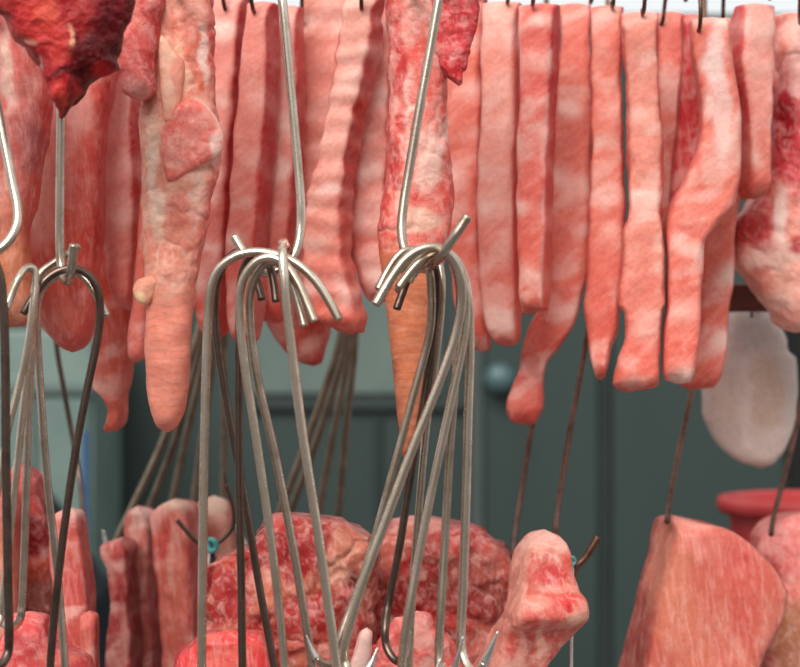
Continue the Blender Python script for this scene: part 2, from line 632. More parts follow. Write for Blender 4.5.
# navy cloth-covered sack on a crate
sk = empty('covered_crate', at(40, 600, 3.3))
sk.location.z = 0
bpy.context.view_layer.update()
tag(sk, 'dark navy cloth-covered crate standing low behind the left hooks', 'crate')
p0 = at(-90, 560, 3.3)
p1 = at(100, 560, 3.3)
box('crate', (p0.x, 3.2, 0.0), (p1.x, 3.5, p0.z - 0.05), m_navy, sk, 0.01)
meat('cloth_cover', [(474, -80, 10), (490, -85, 40), (510, -88, 58), (540, -90, 74), (570, -92, 92), (600, -92, 104), (640, -92, 104)], 3.35, 0.36, m_navy, sk, front=(30, 40, 48), side=(24, 32, 40), streak=0, amp=0.006, freq=9, K=48, step=5)

# hanging rack that carries everything, standing on the floor
FR, MR, RR = 1.46, 1.735, 1.98
rail_z = 1.84
rk = empty('hanging_rack', (0, 1.7, 0))
tag(rk, 'steel hanging rack with three rails above the meat', 'rack')
for yy in (FR, MR, RR):
    wire('rail', [(-0.86, yy, rail_z), (-0.3, yy, rail_z), (0.3, yy, rail_z), (0.86, yy, rail_z)], 0.011, m_post, rk, 4)
for xx in (-0.84, 0.84):
    for yy in (1.30, 2.18):
        wire('post', [(xx, yy, 0.0), (xx, yy, 0.9), (xx, yy, rail_z + 0.02)], 0.018, m_post, rk, 4, sides=16)
    wire('crossbar', [(xx, 1.28, rail_z - 0.026), (xx, 1.7, rail_z - 0.026), (xx, 2.2, rail_z - 0.026)], 0.014, m_post, rk, 4)

ct = empty('stall_counter', (0, 1.7, 0))
tag(ct, 'stainless stall counter under the lower cuts of pork', 'counter')
box('countertop', (-0.78, 1.34, COUNTER_Z - 0.04), (0.78, 2.12, COUNTER_Z), m_counter, ct, 0.005)
for xx in (-0.72, 0.68):
    for yy in (1.38, 2.04):
        box('leg', (xx, yy, 0.0), (xx + 0.04, yy + 0.04, COUNTER_Z - 0.04), m_counter, ct, 0.003)
box('front_panel', (-0.68, 1.39, 0.25), (0.68, 1.41, COUNTER_Z - 0.04), m_counter, ct, 0.003)

# wooden board low behind the strips on the right
wb0, wb1 = at(722, 284, 1.93), at(1000, 312, 1.93)
wd = box('wooden_board', (wb0.x, 1.92, wb1.z), (0.86, 1.945, wb0.z), m_wood, None, 0.003)
tag(wd, 'dark brown wooden board behind the strips, above the white slab of fat', 'board')

# ------------------------------------------------------------------ wires and hooks
R = 0.0031
GA, GB, GC, GD = 'hooks in the left bundle', 'hooks in the middle bundle', 'hooks in the right bundle', 'long rods the hook bundles hang on'


HOOKS = []


def s_hook(label, pts, group, mat='steel', rad=R, tip=None, name='meat_hook', base=None):
    """pts: places along the wire, (px, py, d) or world points. tip = places along the sharpened end, built as a part.
    The wires are built together further down, once none of them cuts into another."""
    cv = lambda q: q if isinstance(q, Vector) else at(*q)
    if base is not None:
        # the hooks of a bundle hang one behind another along the rod: cut tip a little nearer, shank a little further
        d0 = pts[-1][2] if len(pts[-1]) > 2 else base
        ref = pts[9][2]
        kk = min(range(len(pts)), key=lambda i: pts[i][1])
        new = []
        for i, (x_, y_, d_) in enumerate(pts):
            if i <= kk:
                dd_ = base - 0.010 * (1 - i / max(kk, 1))
            elif i <= len(pts) - 6 or d_ == ref:
                dd_ = base + 0.005 * min(1.0, (i - kk) / 4)
            else:
                dd_ = base + 0.005 + (d_ - ref)
            new.append((x_, y_, dd_))
        if tip:
            tip = [(x_, y_, base + 0.005 + (d_ - ref)) for x_, y_, d_ in tip]
        pts = new
    path = catmull([cv(q) for q in pts], 9)
    tp = catmull([cv(pts[-1])] + [cv(q) for q in tip], 8) if tip else []
    o = bpy.data.objects.new(name, bpy.data.meshes.new(name))
    C.objects.link(o)
    tag(o, label, 'hook', group)
    HOOKS.append(dict(o=o, path=np.array(path), tip=np.array(tp) if tip else None, rad=rad, mat=mat))
    return o


def build_hooks():
    hs = HOOKS
    P = []
    for h in hs:
        q = h['path'] if h['tip'] is None else np.concatenate([h['path'], h['tip'][1:]])
        # even spacing
        seg = np.linalg.norm(np.diff(q, axis=0), axis=1)
        cum = np.concatenate([[0], np.cumsum(seg)])
        m = max(8, int(cum[-1] / 0.003))
        u = np.linspace(0, cum[-1], m)
        h['u'], h['cum'] = u, cum
        P.append(np.stack([np.interp(u, cum, q[:, a]) for a in range(3)], 1))
    off = [np.zeros(len(p)) for p in P]
    for it in range(80):
        push = [np.zeros(len(p)) for p in P]
        hit = False
        for i in range(len(hs)):
            for j in range(i + 1, len(hs)):
                A, B = P[i], P[j]
                if A[:, 0].min() > B[:, 0].max() + .01 or B[:, 0].min() > A[:, 0].max() + .01 or A[:, 2].min() > B[:, 2].max() + .01 or B[:, 2].min() > A[:, 2].max() + .01:
                    continue
                ya, yb = A[:, 1] + off[i], B[:, 1] + off[j]
                dx = A[:, None, 0] - B[None, :, 0]
                dz = A[:, None, 2] - B[None, :, 2]
                dy = ya[:, None] - yb[None, :]
                need = hs[i]['rad'] + hs[j]['rad'] + 0.0007
                d2 = dx * dx + dz * dz
                hitm = d2 + dy * dy < need * need
                if not hitm.any():
                    continue
                hit = True
                ia, ib = np.nonzero(hitm)
                want = np.sqrt(np.maximum(need * need - d2[ia, ib], 0))
                dyy = dy[ia, ib]
                sg = np.where(np.abs(dyy) < 1e-5, 1.0 if (i + j) % 2 else -1.0, np.sign(dyy))
                mv = (want - np.abs(dyy)) * 0.5 * sg
                for a_, b_, v in zip(ia, ib, mv):
                    if abs(v) > abs(push[i][a_]):
                        push[i][a_] = v
                    if abs(v) > abs(push[j][b_]):
                        push[j][b_] = -v
        if not hit:
            break
        ker = np.exp(-(np.arange(-24, 25) / 11.0) ** 2)
        for i in range(len(hs)):
            if np.any(push[i]):
                sm_ = np.zeros(len(push[i]))
                for k in range(-24, 25):
                    sh = np.roll(push[i], k) * ker[k + 24]
                    if k > 0:
                        sh[:k] = 0
                    elif k < 0:
                        sh[k:] = 0
                    sm_ = np.where(np.abs(sh) > np.abs(sm_), sh, sm_)
                off[i] = np.clip(off[i] + sm_ * 0.6, -0.016, 0.016)
    for h, o_ in zip(hs, off):
        ker = np.ones(9) / 9
        o_ = np.convolve(np.pad(o_, 4, mode='edge'), ker, 'valid')
        d = np.interp(h['cum'], h['u'], o_)
        n = len(h['path'])
        path = h['path'].copy()
        path[:, 1] += d[:n]
        V, F = tube_data(path, h['rad'], 14)
        me = h['o'].data
        me.from_pydata([tuple(v) for v in V], [], F)
        me.polygons.foreach_set('use_smooth', [True] * len(me.polygons))
        me.materials.append(M[h['mat']])
        if h['tip'] is not None:
            tp = h['tip'].copy()
            tp[:, 1] += np.concatenate([[d[n - 1]], d[n:]])
            f = list(np.linspace(1, 0.06, len(tp)) ** 0.8)
            V, F = tube_data(tp, h['rad'], 14, f, bev=False)
            link('hook_point', V, F, M['point'], h['o'])


def j_end(x, y, d, sgn=1, r=17, dd=-0.012):
    """the lower bend of a hook: down, round and up to a point"""
    bend = [(x, y, d), (x + sgn * 1, y + r * 0.8, d), (x + sgn * r * 0.45, y + r * 1.55, d + dd * 0.4), (x + sgn * r * 1.1, y + r * 1.75, d + dd * 0.8), (x + sgn * r * 1.7, y + r * 1.3, d + dd)]
    tip = [(x + sgn * r * 2.05, y + r * 0.6, d + dd), (x + sgn * r * 2.4, y - r * 0.35, d + dd)]
    return bend, tip


def wrap(x, ry, rad, dx=0.0):
    """points of a wire laid over a rail at depth ry, from behind it over the top to its front"""
    r = 0.011 + rad + 0.0016
    pts = [(x, ry + r, rail_z - 0.016)]
    for a in (0, 30, 60, 90, 120, 150, 180):
        t = math.radians(a)
        pts.append((x + dx * a / 180, ry + r * math.cos(t), rail_z + r * math.sin(t)))
    pts.append((x + dx, ry - r, rail_z - 0.016))
    return [Vector(p) for p in pts]


def rod(label, pts, mat, extra_label=None):
    x = at(pts[0][0], 0, FR).x
    return s_hook(label, wrap(x, FR, 0.0036) + [at(*q) for q in pts], GD, mat, 0.0036, name='hook_rod')


# ------------------------------------------------------------------ pork strips
G_STRIP = 'pork strips hanging in a row'
G_SH = 'small hooks holding the pork strips'
sid = [100]


def strip(label, keys, d=1.72, depth=0.055, yaw=7, hook=None, hlabel=None, mat='strip', name='pork_strip', rr=1.0, **kw):
    sid[0] += 1
    rnd = random.Random(sid[0])
    if 'bands' not in kw:
        y = keys[0][0] + rnd.uniform(20, 60)
        bl = []
        while y < keys[-1][0]:
            bl.append((y, rnd.uniform(6, 17), rnd.uniform(0.45, 0.95)))
            y += rnd.uniform(28, 70)
        kw['bands'] = bl
    kw.setdefault('low', SA)
    kw.setdefault('ridge', 0.0)
    kw.setdefault('amp', 0.0010)
    kw.setdefault('p', 5.0)
    if kw['p'] > 4:
        keys = [(a_, b_ - 2.6, c_ + 2.6) for a_, b_, c_ in keys]
        kw.setdefault('rag', 0.0035)
        kw.setdefault('grain', (20, 16, 40))
    if 'front' in kw:
        r_, g_, b_ = kw['front']
        kw['front'] = (r_ * 0.985, g_ * 0.92, b_ * 0.88)
    o = meat(name, keys, d, depth, M[mat], yaw=yaw, seed=sid[0], **kw)
    tag(o, label, 'pork strip', G_STRIP)
    if hook:
        hx, tip, lean = hook
        f = d - depth / 2
        k = W(d) / 800
        rz = rail_z
        zt = CAM_Z - (tip - 333.5) * k
        xx = (hx - 400) * k
        path = wrap(xx + lean * k, MR, 0.0019) + [(xx + lean * 0.5 * k, f - 0.009, zt + 0.02), (xx, f - 0.005, zt + 0.002), (xx - lean * 0.1 * k, f + 0.006, zt), (xx - lean * 0.1 * k, f + 0.014, zt + 0.006)]
        h = wire('strip_hook', path, 0.0019, M['steel_brown'], None, 6, taper=[(0, 1), (0.9, 1), (1, 0.25)], sides=10)
        tag(h, hlabel, 'hook', G_SH)
    return o


H = 'small brown hook pinning '
strip('broad two-tone pork cut behind the left hook bundle, pale left half, lean red right half',
      [(30, 74, 122), (80, 62, 118), (130, 48, 108), (180, 34, 106), (220, 30, 106), (260, 24, 101), (300, 30, 98), (325, 42, 95), (342, 56, 90), (352, 66, 80)], 1.66, 0.06, 4,
      (92, 40, 3), H + 'the broad two-tone cut behind the left hooks', p=2.8, mat='lean', streak=0.3, bands=(), front=(232, 106, 94), side=(204, 70, 64), low=(216, 102, 88),
      spots=[(80, 115, 16, 48, (250, 186, 174), .85), (70, 165, 9, 30, (244, 160, 148), .7), (104, 130, 8, 70, (190, 56, 54), .7), (42, 200, 17, 60, (246, 170, 154), 0.9), (58, 140, 14, 40, (242, 160, 146), 0.8), (72, 90, 8, 30, (246, 180, 170), 0.8), (85, 200, 14, 90, (214, 76, 62), 0.6), (98, 205, 8, 60, (170, 48, 46), 0.55), (62, 315, 26, 24, (206, 104, 90), 0.8), (75, 290, 6, 26, (160, 54, 46), 0.6)])
strip('short pale strip with dark red right side, just left of the left hanging tail',
      [(50, 120, 143), (100, 111, 143), (150, 105, 143), (200, 104, 145), (250, 108, 144), (290, 115, 141), (308, 121, 132)], 1.720, 0.050, 13, (128, 55, -2), H + 'the short pale strip beside the dark offal', front=(254, 196, 190), side=(190, 56, 54), low=(236, 136, 122))
strip('long lean red strip ending in a thin curled tatter, behind the left hooks',
      [(60, 108, 126), (180, 98, 136), (260, 93, 140), (300, 94, 138), (340, 96, 134), (365, 94, 130), (388, 96, 126), (398, 107, 124), (410, 112, 124), (422, 109, 122), (432, 105, 113)], 1.778, 0.050, 6, None, None, mat='lean', streak=0.35, front=(222, 98, 80), side=(190, 66, 56), low=(228, 112, 92), bands=[(380, 8, .5), (340, 12, .3)], amp=0.002)
strip('small round-ended pink piece tucked behind the left hanging tail', [(120, 146, 160), (240, 138, 153), (300, 133, 152), (340, 127, 150), (355, 128, 147), (362, 133, 142)], 1.68, 0.035, 3, None, None, p=2.4, front=(238, 132, 118), side=(215, 100, 90), low=(236, 128, 112), bands=[(345, 8, .4)])
strip('slanting pale strip just right of the left hanging tail, its right side dark red',
      [(-6, 216, 250), (50, 212, 245), (100, 208, 241), (150, 204, 238), (200, 201, 234), (250, 198, 232), (300, 197, 230), (338, 206, 224)], 1.750, 0.046, 13, (227, 13, -5), H + 'the slanting strip right of the left tail', front=(244, 172, 164), side=(196, 52, 54), low=(222, 92, 80))
strip('narrow strip with a broad red right side, second right of the left hanging tail',
      [(2, 250, 277), (50, 246, 276), (100, 242, 275), (150, 238, 271), (200, 233, 266), (250, 230, 264), (300, 229, 262), (342, 236, 256)], 1.702, 0.044, 15, (255, 15, -6), H + 'the narrow strip with a broad red side', front=(242, 160, 150), side=(206, 62, 62), low=(226, 104, 90))
strip('bright strip directly behind the middle vertical hook rod',
      [(6, 279, 301), (50, 279, 302), (100, 278, 302), (150, 272, 301), (190, 267, 297), (240, 263, 294), (290, 262, 290), (322, 266, 284)], 1.750, 0.044, 10, (298, -2, 3), H + 'the strip behind the middle hook rod', front=(246, 176, 168), side=(220, 76, 72), low=(232, 104, 88))
strip('wide lobed red cut hanging low behind the middle hook bundle',
      [(150, 290, 304), (210, 268, 300), (250, 258, 318), (300, 258, 331), (330, 268, 331), (350, 284, 327), (366, 304, 322)], 1.850, 0.050, 5, None, None, p=2.6, mat='lean', front=(226, 104, 88), side=(186, 60, 54), low=(206, 84, 72), streak=0.35, bands=[(356, 7, .5), (300, 10, .3)], amp=0.0025)
strip('broad wrinkled strip right of the middle hook rod, tucked behind its neighbour',
      [(-6, 304, 352), (40, 303, 347), (100, 303, 337), (150, 303, 330), (200, 301, 318), (250, 299, 312), (300, 303, 318), (320, 306, 314)], 1.800, 0.040, 5, (303, 24, 1), H + 'the broad wrinkled strip right of the middle rod', front=(246, 172, 160), side=(224, 104, 94), ridge=0.0010, ridge_px=30)
strip('wrinkled strip slanting left in steps, dark red along its upper right side',
      [(-4, 348, 382), (40, 342, 379), (80, 336, 372), (120, 329, 362), (160, 321, 355), (200, 308, 350), (250, 304, 350), (300, 304, 361), (322, 322, 364), (334, 346, 362)], 1.700, 0.046, 16, (362, 13, 0), H + 'the stepped wrinkled slanting strip', front=(250, 190, 178), side=(200, 62, 58), ridge=0.0016, ridge_px=24, low=(232, 116, 98))
strip('pale wrinkled strip just left of the central hanging tail',
      [(-4, 377, 393), (30, 373, 393), (60, 368, 393), (100, 360, 392), (150, 356, 392), (200, 353, 390), (240, 353, 390), (265, 357, 391), (290, 364, 392), (302, 371, 389)], 1.752, 0.046, 8, (387, 2, 3), H + 'the pale strip left of the central tail', front=(248, 176, 166), side=(214, 84, 80), ridge=0.0014, ridge_px=28, low=(234, 128, 112))
strip('long strip half hidden behind the central hanging tail on its right',
      [(-8, 446, 486), (100, 447, 483), (160, 448, 482), (200, 449, 481), (250, 451, 481), (300, 456, 487), (330, 465, 491), (350, 475, 489)], 1.795, 0.045, 8, (477, 2, -2), H + 'the strip half hidden by the central tail', front=(242, 148, 134), side=(205, 80, 74))
strip('first full strip right of the central hanging tail, palest of the row',
      [(2, 483, 520), (60, 482, 520), (110, 482, 520), (150, 481, 518), (200, 479, 517), (260, 479, 518), (300, 483, 519), (330, 488, 519), (346, 499, 515)], 1.748, 0.045, 12, (506, 6, -3), H + 'the palest strip right of the central tail', front=(250, 180, 168), side=(222, 104, 96), edge_fat=.4)
strip('strip with raw red edge on its right, cut short above the curled tail',
      [(4, 521, 558), (50, 521, 558), (100, 521, 556), (150, 519, 553), (200, 518, 552), (250, 519, 551), (290, 521, 549), (314, 525, 545)], 1.700, 0.045, 16, (531, 8, -1), H + 'the strip with a raw red edge', front=(238, 122, 112), side=(208, 64, 64), edge_fat=.5, spots=[(553, 42, 6, 14, (200, 40, 50), 0.8)])
strip('long strip twisting into a narrow curled tail that hangs lowest of the row',
      [(4, 561, 589), (60, 560, 590), (120, 556, 590), (180, 551, 589), (230, 549, 588), (270, 548, 586), (300, 545, 580), (322, 532, 574), (345, 524, 560), (365, 521, 545), (385, 513, 543), (405, 508, 542), (418, 512, 535), (424, 519, 529)], 1.800, 0.045, 5, (589, 6, 5), H + 'the strip with the curled tail', front=(242, 146, 132), side=(206, 78, 70), low=(230, 100, 84), spots=[(533, 355, 9, 26, (190, 84, 74), .6)])
strip('even pink strip ending in a loose narrow tatter, left of the jagged-ended strip',
      [(6, 590, 621), (60, 592, 621), (120, 592, 622), (200, 590, 624), (260, 588, 624), (300, 587, 620), (335, 588, 616), (346, 589, 612), (365, 593, 608), (379, 598, 603)], 1.750, 0.045, 8, (610, 10, -1), H + 'the even pink strip', front=(242, 148, 134), side=(214, 90, 82))
strip('bumpy pale strip with a jagged torn lower end',
      [(12, 623, 656), (60, 625, 657), (110, 627, 660), (160, 628, 661), (215, 629, 660), (235, 625, 662), (270, 624, 664), (303, 619, 665), (312, 625, 662), (335, 626, 660), (358, 619, 659), (384, 615, 657), (391, 620, 640)], 1.700, 0.045, 7, (640, 17, 1), H + 'the bumpy jagged-ended strip', front=(246, 166, 152), side=(218, 98, 88), amp=0.0021, bands=[(100, 10, .5), (210, 7, .8), (240, 16, .4), (300, 14, .4), (340, 12, .6)])
strip('narrow strip recessed right of the jagged-ended strip',
      [(12, 658, 682), (60, 658, 683), (110, 658, 682), (160, 658, 679), (200, 657, 674), (232, 659, 668)], 1.800, 0.040, 3, (659, 27, 4), H + 'the narrow recessed strip', front=(242, 146, 134), side=(208, 84, 78))
strip('dark red lean strip half hidden left of the folded fatty strip',
      [(14, 684, 700), (80, 682, 706), (130, 677, 708), (180, 672, 698), (216, 671, 684)], 1.768, 0.030, 3, (684, 2, 2), H + 'the dark lean strip', mat='lean', front=(204, 58, 62), side=(170, 40, 46), low=(214, 76, 74), streak=0.3, bands=[(30, 20, .6)])
strip('folded fatty strip whose wide upper half doubles over a narrow lower half',
      [(18, 693, 724), (45, 692, 728), (80, 697, 734), (120, 702, 738), (150, 697, 738), (180, 684, 737), (205, 672, 732), (224, 668, 716), (246, 668, 702), (290, 668, 699), (330, 665, 697), (370, 663, 692), (382, 668, 686)], 1.700, 0.045, 4, (695, 34, 0), H + 'the folded fatty strip', front=(242, 142, 128), side=(224, 110, 98),
      spots=[(714, 60, 12, 34, (254, 222, 214), .8), (722, 120, 9, 60, (252, 208, 198), .75), (700, 120, 6, 60, (230, 96, 86), .5), (705, 195, 22, 8, (250, 196, 184), .5), (690, 228, 22, 6, (214, 90, 76), .6)])
strip('long strip behind the folded fatty strip, its lower half showing on the right',
      [(18, 722, 732), (130, 716, 739), (180, 708, 738), (230, 702, 733), (280, 699, 730), (330, 696, 726), (365, 684, 721), (380, 682, 716), (389, 688, 708)], 1.810, 0.045, 3, (718, 24, 0), H + 'the strip behind the folded fatty one', front=(238, 136, 120), side=(212, 92, 82))
strip('short thick strip beside the marbled shoulder chunk, red along its left side',
      [(4, 738, 771), (30, 733, 770), (60, 731, 768), (100, 736, 768), (140, 740, 766), (180, 742, 765), (199, 747, 761)], 1.750, 0.044, -13, (766, 2, 0), H + 'the short thick strip', front=(246, 172, 162), side=(220, 92, 86), left=(206, 70, 68))
q = strip('marbled shoulder chunk on the far right with a deep red lean pocket', [(13, 775, 850), (50, 770, 850), (100, 768, 850), (150, 766, 850), (178, 762, 850), (194, 755, 850), (208, 745, 850), (220, 737, 850), (234, 731, 850), (260, 730, 850), (276, 742, 850), (295, 758, 846), (310, 771, 838), (325, 780, 815), (332, 785, 806)], 1.835, 0.09, 0, None, None, mat='raw', name='pork_shoulder', p=2.8, amp=0.003, freq=26, K=130, step=2, crease=0.0022,
          front=(244, 164, 148), side=(220, 104, 94), low=(246, 176, 158), streak=0.5, fatc=(255, 218, 202), bands=(),
          spots=[(788, 122, 20, 80, (206, 48, 62), .98), (798, 165, 16, 50, (222, 84, 88), .8), (788, 115, 9, 34, (150, 24, 36), .7), (779, 60, 10, 26, (250, 190, 178), .6), (796, 70, 10, 40, (252, 206, 194), .7), (755, 228, 24, 18, (214, 72, 74), .9), (770, 205, 12, 14, (220, 80, 80), .8), (795, 246, 9, 9, (200, 40, 52), .95), (780, 215, 8, 34, (255, 228, 214), .8), (782, 278, 10, 22, (232, 170, 146), .8), (748, 262, 14, 8, (255, 216, 200), .7), (768, 178, 7, 12, (210, 62, 66), .8), (775, 300, 14, 8, (255, 212, 194), .6), (762, 275, 10, 8, (228, 110, 96), .6)])
q['category'] = 'pork shoulder'
hk = wire('strip_hook', wrap(at(802, 0, 1.73).x, MR, .0019) + [at(800, 0, 1.715), at(800, 22, 1.765), at(801, 24, 1.79)], 0.0019, M['steel_brown'], None, 8)
tag(hk, 'small brown hook pinning the marbled shoulder chunk', 'hook', G_SH)

# ------------------------------------------------------------------ near pieces hanging from the front rail
o = meat('pork_offal', [(-60, -60, 130), (-30, -40, 134), (0, -16, 131), (20, 4, 128), (38, 16, 120), (56, 30, 114), (66, 37, 117), (72, 40, 108), (76, 42, 96), (86, 46, 88), (95, 50, 84), (105, 54, 73), (112, 57, 68), (119, 59, 63)], 1.395, 0.05, M['dark'], p=2.3, amp=0.005, freq=38, K=120, step=1.6, seed=1,
         front=(160, 24, 30), side=(96, 10, 18), left=(170, 80, 74), streak=0.15, fatc=(226, 110, 92), fine=1.4,
         spots=[(42, 18, 28, 24, (206, 52, 50), .9), (50, 12, 14, 12, (226, 100, 70), .5), (110, 20, 24, 34, (96, 8, 18), .9), (88, 50, 26, 22, (84, 6, 16), .9), (72, 72, 22, 10, (74, 6, 14), .9), (60, 45, 10, 18, (196, 54, 46), .7), (70, 36, 3, 8, (236, 160, 130), .9), (27, 40, 14, 5, (190, 130, 112), .7), (40, 62, 4, 9, (176, 130, 130), .7), (82, 20, 10, 14, (158, 40, 38), .8), (103, 68, 12, 5, (200, 20, 34), .9), (60, 98, 9, 14, (222, 64, 56), .9), (80, 92, 6, 9, (190, 40, 44), .8)])
tag(o, 'dark blood-red lump of offal hanging in front of the left rod', 'offal', None)
o = meat('pork_hock', [(-40, -70, -2), (0, -70, 12), (15, -70, 22), (40, -70, 38), (60, -70, 45), (100, -70, 49), (130, -70, 47), (150, -70, 43), (180, -70, 40), (210, -70, 35), (240, -70, 31), (270, -70, 32), (300, -70, 37), (318, -66, 39), (329, -50, 26)], 1.56, 0.06, M['lean'], p=2.6, amp=0.003, K=110, seed=2,
         front=(204, 112, 104), side=(206, 62, 58), streak=0.4, fatc=(240, 180, 160), low=(208, 124, 92),
         spots=[(10, 70, 10, 45, (248, 204, 186), .85), (16, 60, 5, 40, (220, 80, 76), .7), (30, 150, 14, 36, (188, 106, 106), .7), (44, 100, 8, 30, (214, 84, 78), .7), (26, 62, 10, 12, (230, 110, 90), .6), (4, 100, 4, 10, (222, 60, 50), .7), (24, 200, 14, 40, (206, 92, 82), .6), (8, 290, 28, 60, (204, 124, 90), .85), (8, 210, 12, 20, (232, 140, 116), .7)])
tag(o, 'fibrous pork leg at the far left edge with hairy tan skin at its lower end', 'pork hock', None)
hk = wire('leg_hook', wrap(at(-8, 0, FR).x, FR, 0.0024) + [at(-8, -20, 1.50), at(-7, 14, 1.52), at(-6, 26, 1.535), at(-6, 22, 1.555)], 0.0024, M['steel_dark'], None, 8)
tag(hk, 'hook carrying the fibrous pork leg at the far left', 'hook', 'hooks carrying the near pieces')

# left hanging tail
t1 = empty('pork_tail', at(178, 430, 1.55))
tag(t1, 'raw pork tail with smooth rounded skin end, hanging left of the middle hooks', 'pork tail', 'pork tails hanging in front of the strips')
meat('tail_body', [(-40, 136, 214), (0, 136, 214), (30, 140, 214), (60, 143, 213), (100, 143, 214), (125, 142, 219), (150, 143, 223), (180, 144, 217), (210, 143, 210), (232, 142, 206), (255, 143, 201), (275, 146, 198), (300, 147, 195), (340, 145, 191), (375, 146, 189), (398, 148, 187), (415, 152, 183), (426, 157, 178), (432, 163, 172)], 1.552, 0.04, M['raw'], t1, p=2.4, amp=0.0026, K=96, step=1.7, end=(.5, .8), seed=3, skin_from=285, skin_col=(238, 144, 122), rings=0.0002,
     front=(240, 150, 128), side=(222, 104, 92), left=(238, 160, 132), streak=0.35, crease=0.0016, fatc=(255, 218, 192), low=(246, 170, 142), bands=(), fine=1.2,
     spots=[(182, 30, 20, 45, (240, 136, 116), .8), (178, 75, 11, 40, (252, 202, 166), .8), (195, 60, 8, 30, (230, 122, 100), .7), (203, 55, 5, 40, (254, 216, 202), .8), (211, 40, 4, 45, (216, 74, 72), .7), (190, 140, 28, 36, (242, 122, 108), .85), (200, 88, 4, 7, (216, 92, 50), .8), (152, 160, 7, 45, (254, 220, 196), .8), (155, 130, 6, 20, (246, 196, 166), .8), (215, 150, 5, 20, (250, 200, 190), .8), (180, 215, 14, 26, (216, 112, 98), .6), (160, 215, 8, 30, (250, 216, 192), .7), (196, 190, 9, 30, (250, 206, 188), .6), (178, 185, 16, 8, (222, 132, 100), .5), (150, 100, 5, 20, (182, 80, 60), .6)])
meat('muscle_flap', [(99, 186, 196), (104, 178, 204), (114, 168, 212), (126, 162, 219), (138, 160, 223), (150, 160, 222), (158, 161, 214), (166, 163, 202), (174, 165, 186), (181, 167, 177), (184, 170, 173)], 1.533, 0.016, M['raw'], t1, p=2.8, amp=0.0014, freq=50, K=90, step=1.4, seed=31, end=(.5, .5),
     front=(240, 116, 104), side=(246, 190, 168), left=(246, 190, 168), streak=0.25, fatc=(252, 190, 172), spots=[(216, 146, 6, 18, (254, 214, 200), .8), (176, 168, 10, 6, (250, 200, 180), .5)])
meat('fat_wedge', [(34, 157, 161), (40, 156, 167), (50, 157, 175), (62, 159, 184), (76, 160, 185), (92, 161, 183), (108, 163, 179), (120, 164, 176), (127, 167, 172)], 1.534, 0.014, M['fat'], t1, p=2.5, amp=0.0012, freq=50, K=70, step=1.4, seed=32, end=(.6, .6),
     front=(248, 186, 158), side=(240, 160, 138), streak=0.45, fatc=(254, 216, 196), spots=[(180, 70, 7, 30, (238, 140, 122), .7), (170, 118, 9, 12, (240, 150, 128), .6)])
meat('red_fat_lump', [(-40, 130, 164), (0, 129, 163), (20, 118, 163), (30, 113, 162), (45, 109, 160), (60, 109, 158), (70, 113, 158), (78, 120, 157), (90, 122, 156), (98, 131, 152), (101, 136, 148)], 1.53, 0.036, M['raw'], t1, p=2.3, amp=0.0022, freq=45, K=64, step=2, seed=4,
     front=(236, 112, 104), side=(206, 66, 64), left=(226, 96, 90), streak=0.3, spots=[(150, 15, 10, 22, (206, 66, 66), .8), (138, 15, 6, 20, (240, 140, 124), .7), (146, 62, 4, 14, (198, 64, 62), .6)], bands=())
meat('fat_knob', [(276, 142, 158), (281, 137, 161), (290, 133, 159), (298, 135, 156), (305, 141, 151)], 1.537, 0.016, M['fat'], t1, p=2.1, amp=0.0012, freq=70, K=40, step=1, seed=6, front=(242, 166, 138), side=(232, 140, 116), streak=0.3, spots=[(140, 300, 8, 5, (250, 214, 168), .9)])
hk = wire('tail_hook', wrap(at(176, 0, FR).x, FR, 0.0024) + [at(176, -28, 1.48), at(177, -8, 1.524), at(177, -4, 1.54)], 0.0024, M['steel_dark'], None, 8)
tag(hk, 'hook carrying the left hanging tail', 'hook', 'hooks carrying the near pieces')

# central hanging tail
t2 = empty('pork_tail', at(410, 450, 1.56))
tag(t2, 'raw pork tail tapering to a pointed tan skin end, behind the right hook bundle', 'pork tail', 'pork tails hanging in front of the strips')
meat('tail_body', [(-40, 386, 450), (0, 386, 449), (50, 388, 446), (100, 389, 446), (130, 389, 447), (160, 388, 450), (200, 383, 452), (230, 379, 450), (255, 380, 446), (280, 383, 442), (310, 387, 437), (340, 390, 433), (380, 394, 429), (415, 397, 424), (440, 400, 416), (452, 401, 410), (457, 402, 406)], 1.562, 0.046, M['raw'], t2, p=2.4, amp=0.0016, K=96, step=1.7, end=(.5, .9), seed=7, skin_from=252, skin_col=(206, 120, 84), rings=0.0004,
     front=(238, 104, 92), side=(220, 90, 82), left=(206, 60, 60), streak=0.35, crease=0.0014, fatc=(250, 208, 192), low=(240, 178, 152), bands=(), fine=1.2,
     spots=[(398, 60, 9, 60, (206, 50, 56), .8), (392, 90, 4, 50, (250, 180, 166), .6), (406, 120, 3, 60, (250, 198, 184), .7), (425, 70, 11, 60, (240, 104, 92), .7), (430, 160, 16, 40, (248, 206, 188), .75), (396, 165, 6, 30, (190, 50, 54), .8), (400, 205, 8, 22, (246, 200, 178), .7), (445, 185, 5, 40, (232, 96, 84), .7), (420, 220, 24, 16, (246, 202, 176), .8), (448, 125, 4, 20, (252, 214, 200), .6), (398, 20, 8, 20, (232, 96, 90), .8)])
meat('red_flap', [(-40, 430, 479), (0, 429, 478), (20, 428, 477), (38, 430, 474), (50, 433, 470), (60, 437, 467), (68, 438, 467), (72, 446, 464), (80, 453, 464), (86, 457, 461)], 1.545, 0.018, M['raw'], t2, p=2.3, amp=0.0028, freq=55, K=70, step=1.4, seed=8,
     front=(226, 72, 76), side=(196, 44, 54), streak=0.25, bands=(), spots=[(460, 75, 8, 12, (222, 40, 52), .7), (445, 30, 12, 30, (232, 96, 92), .6)])
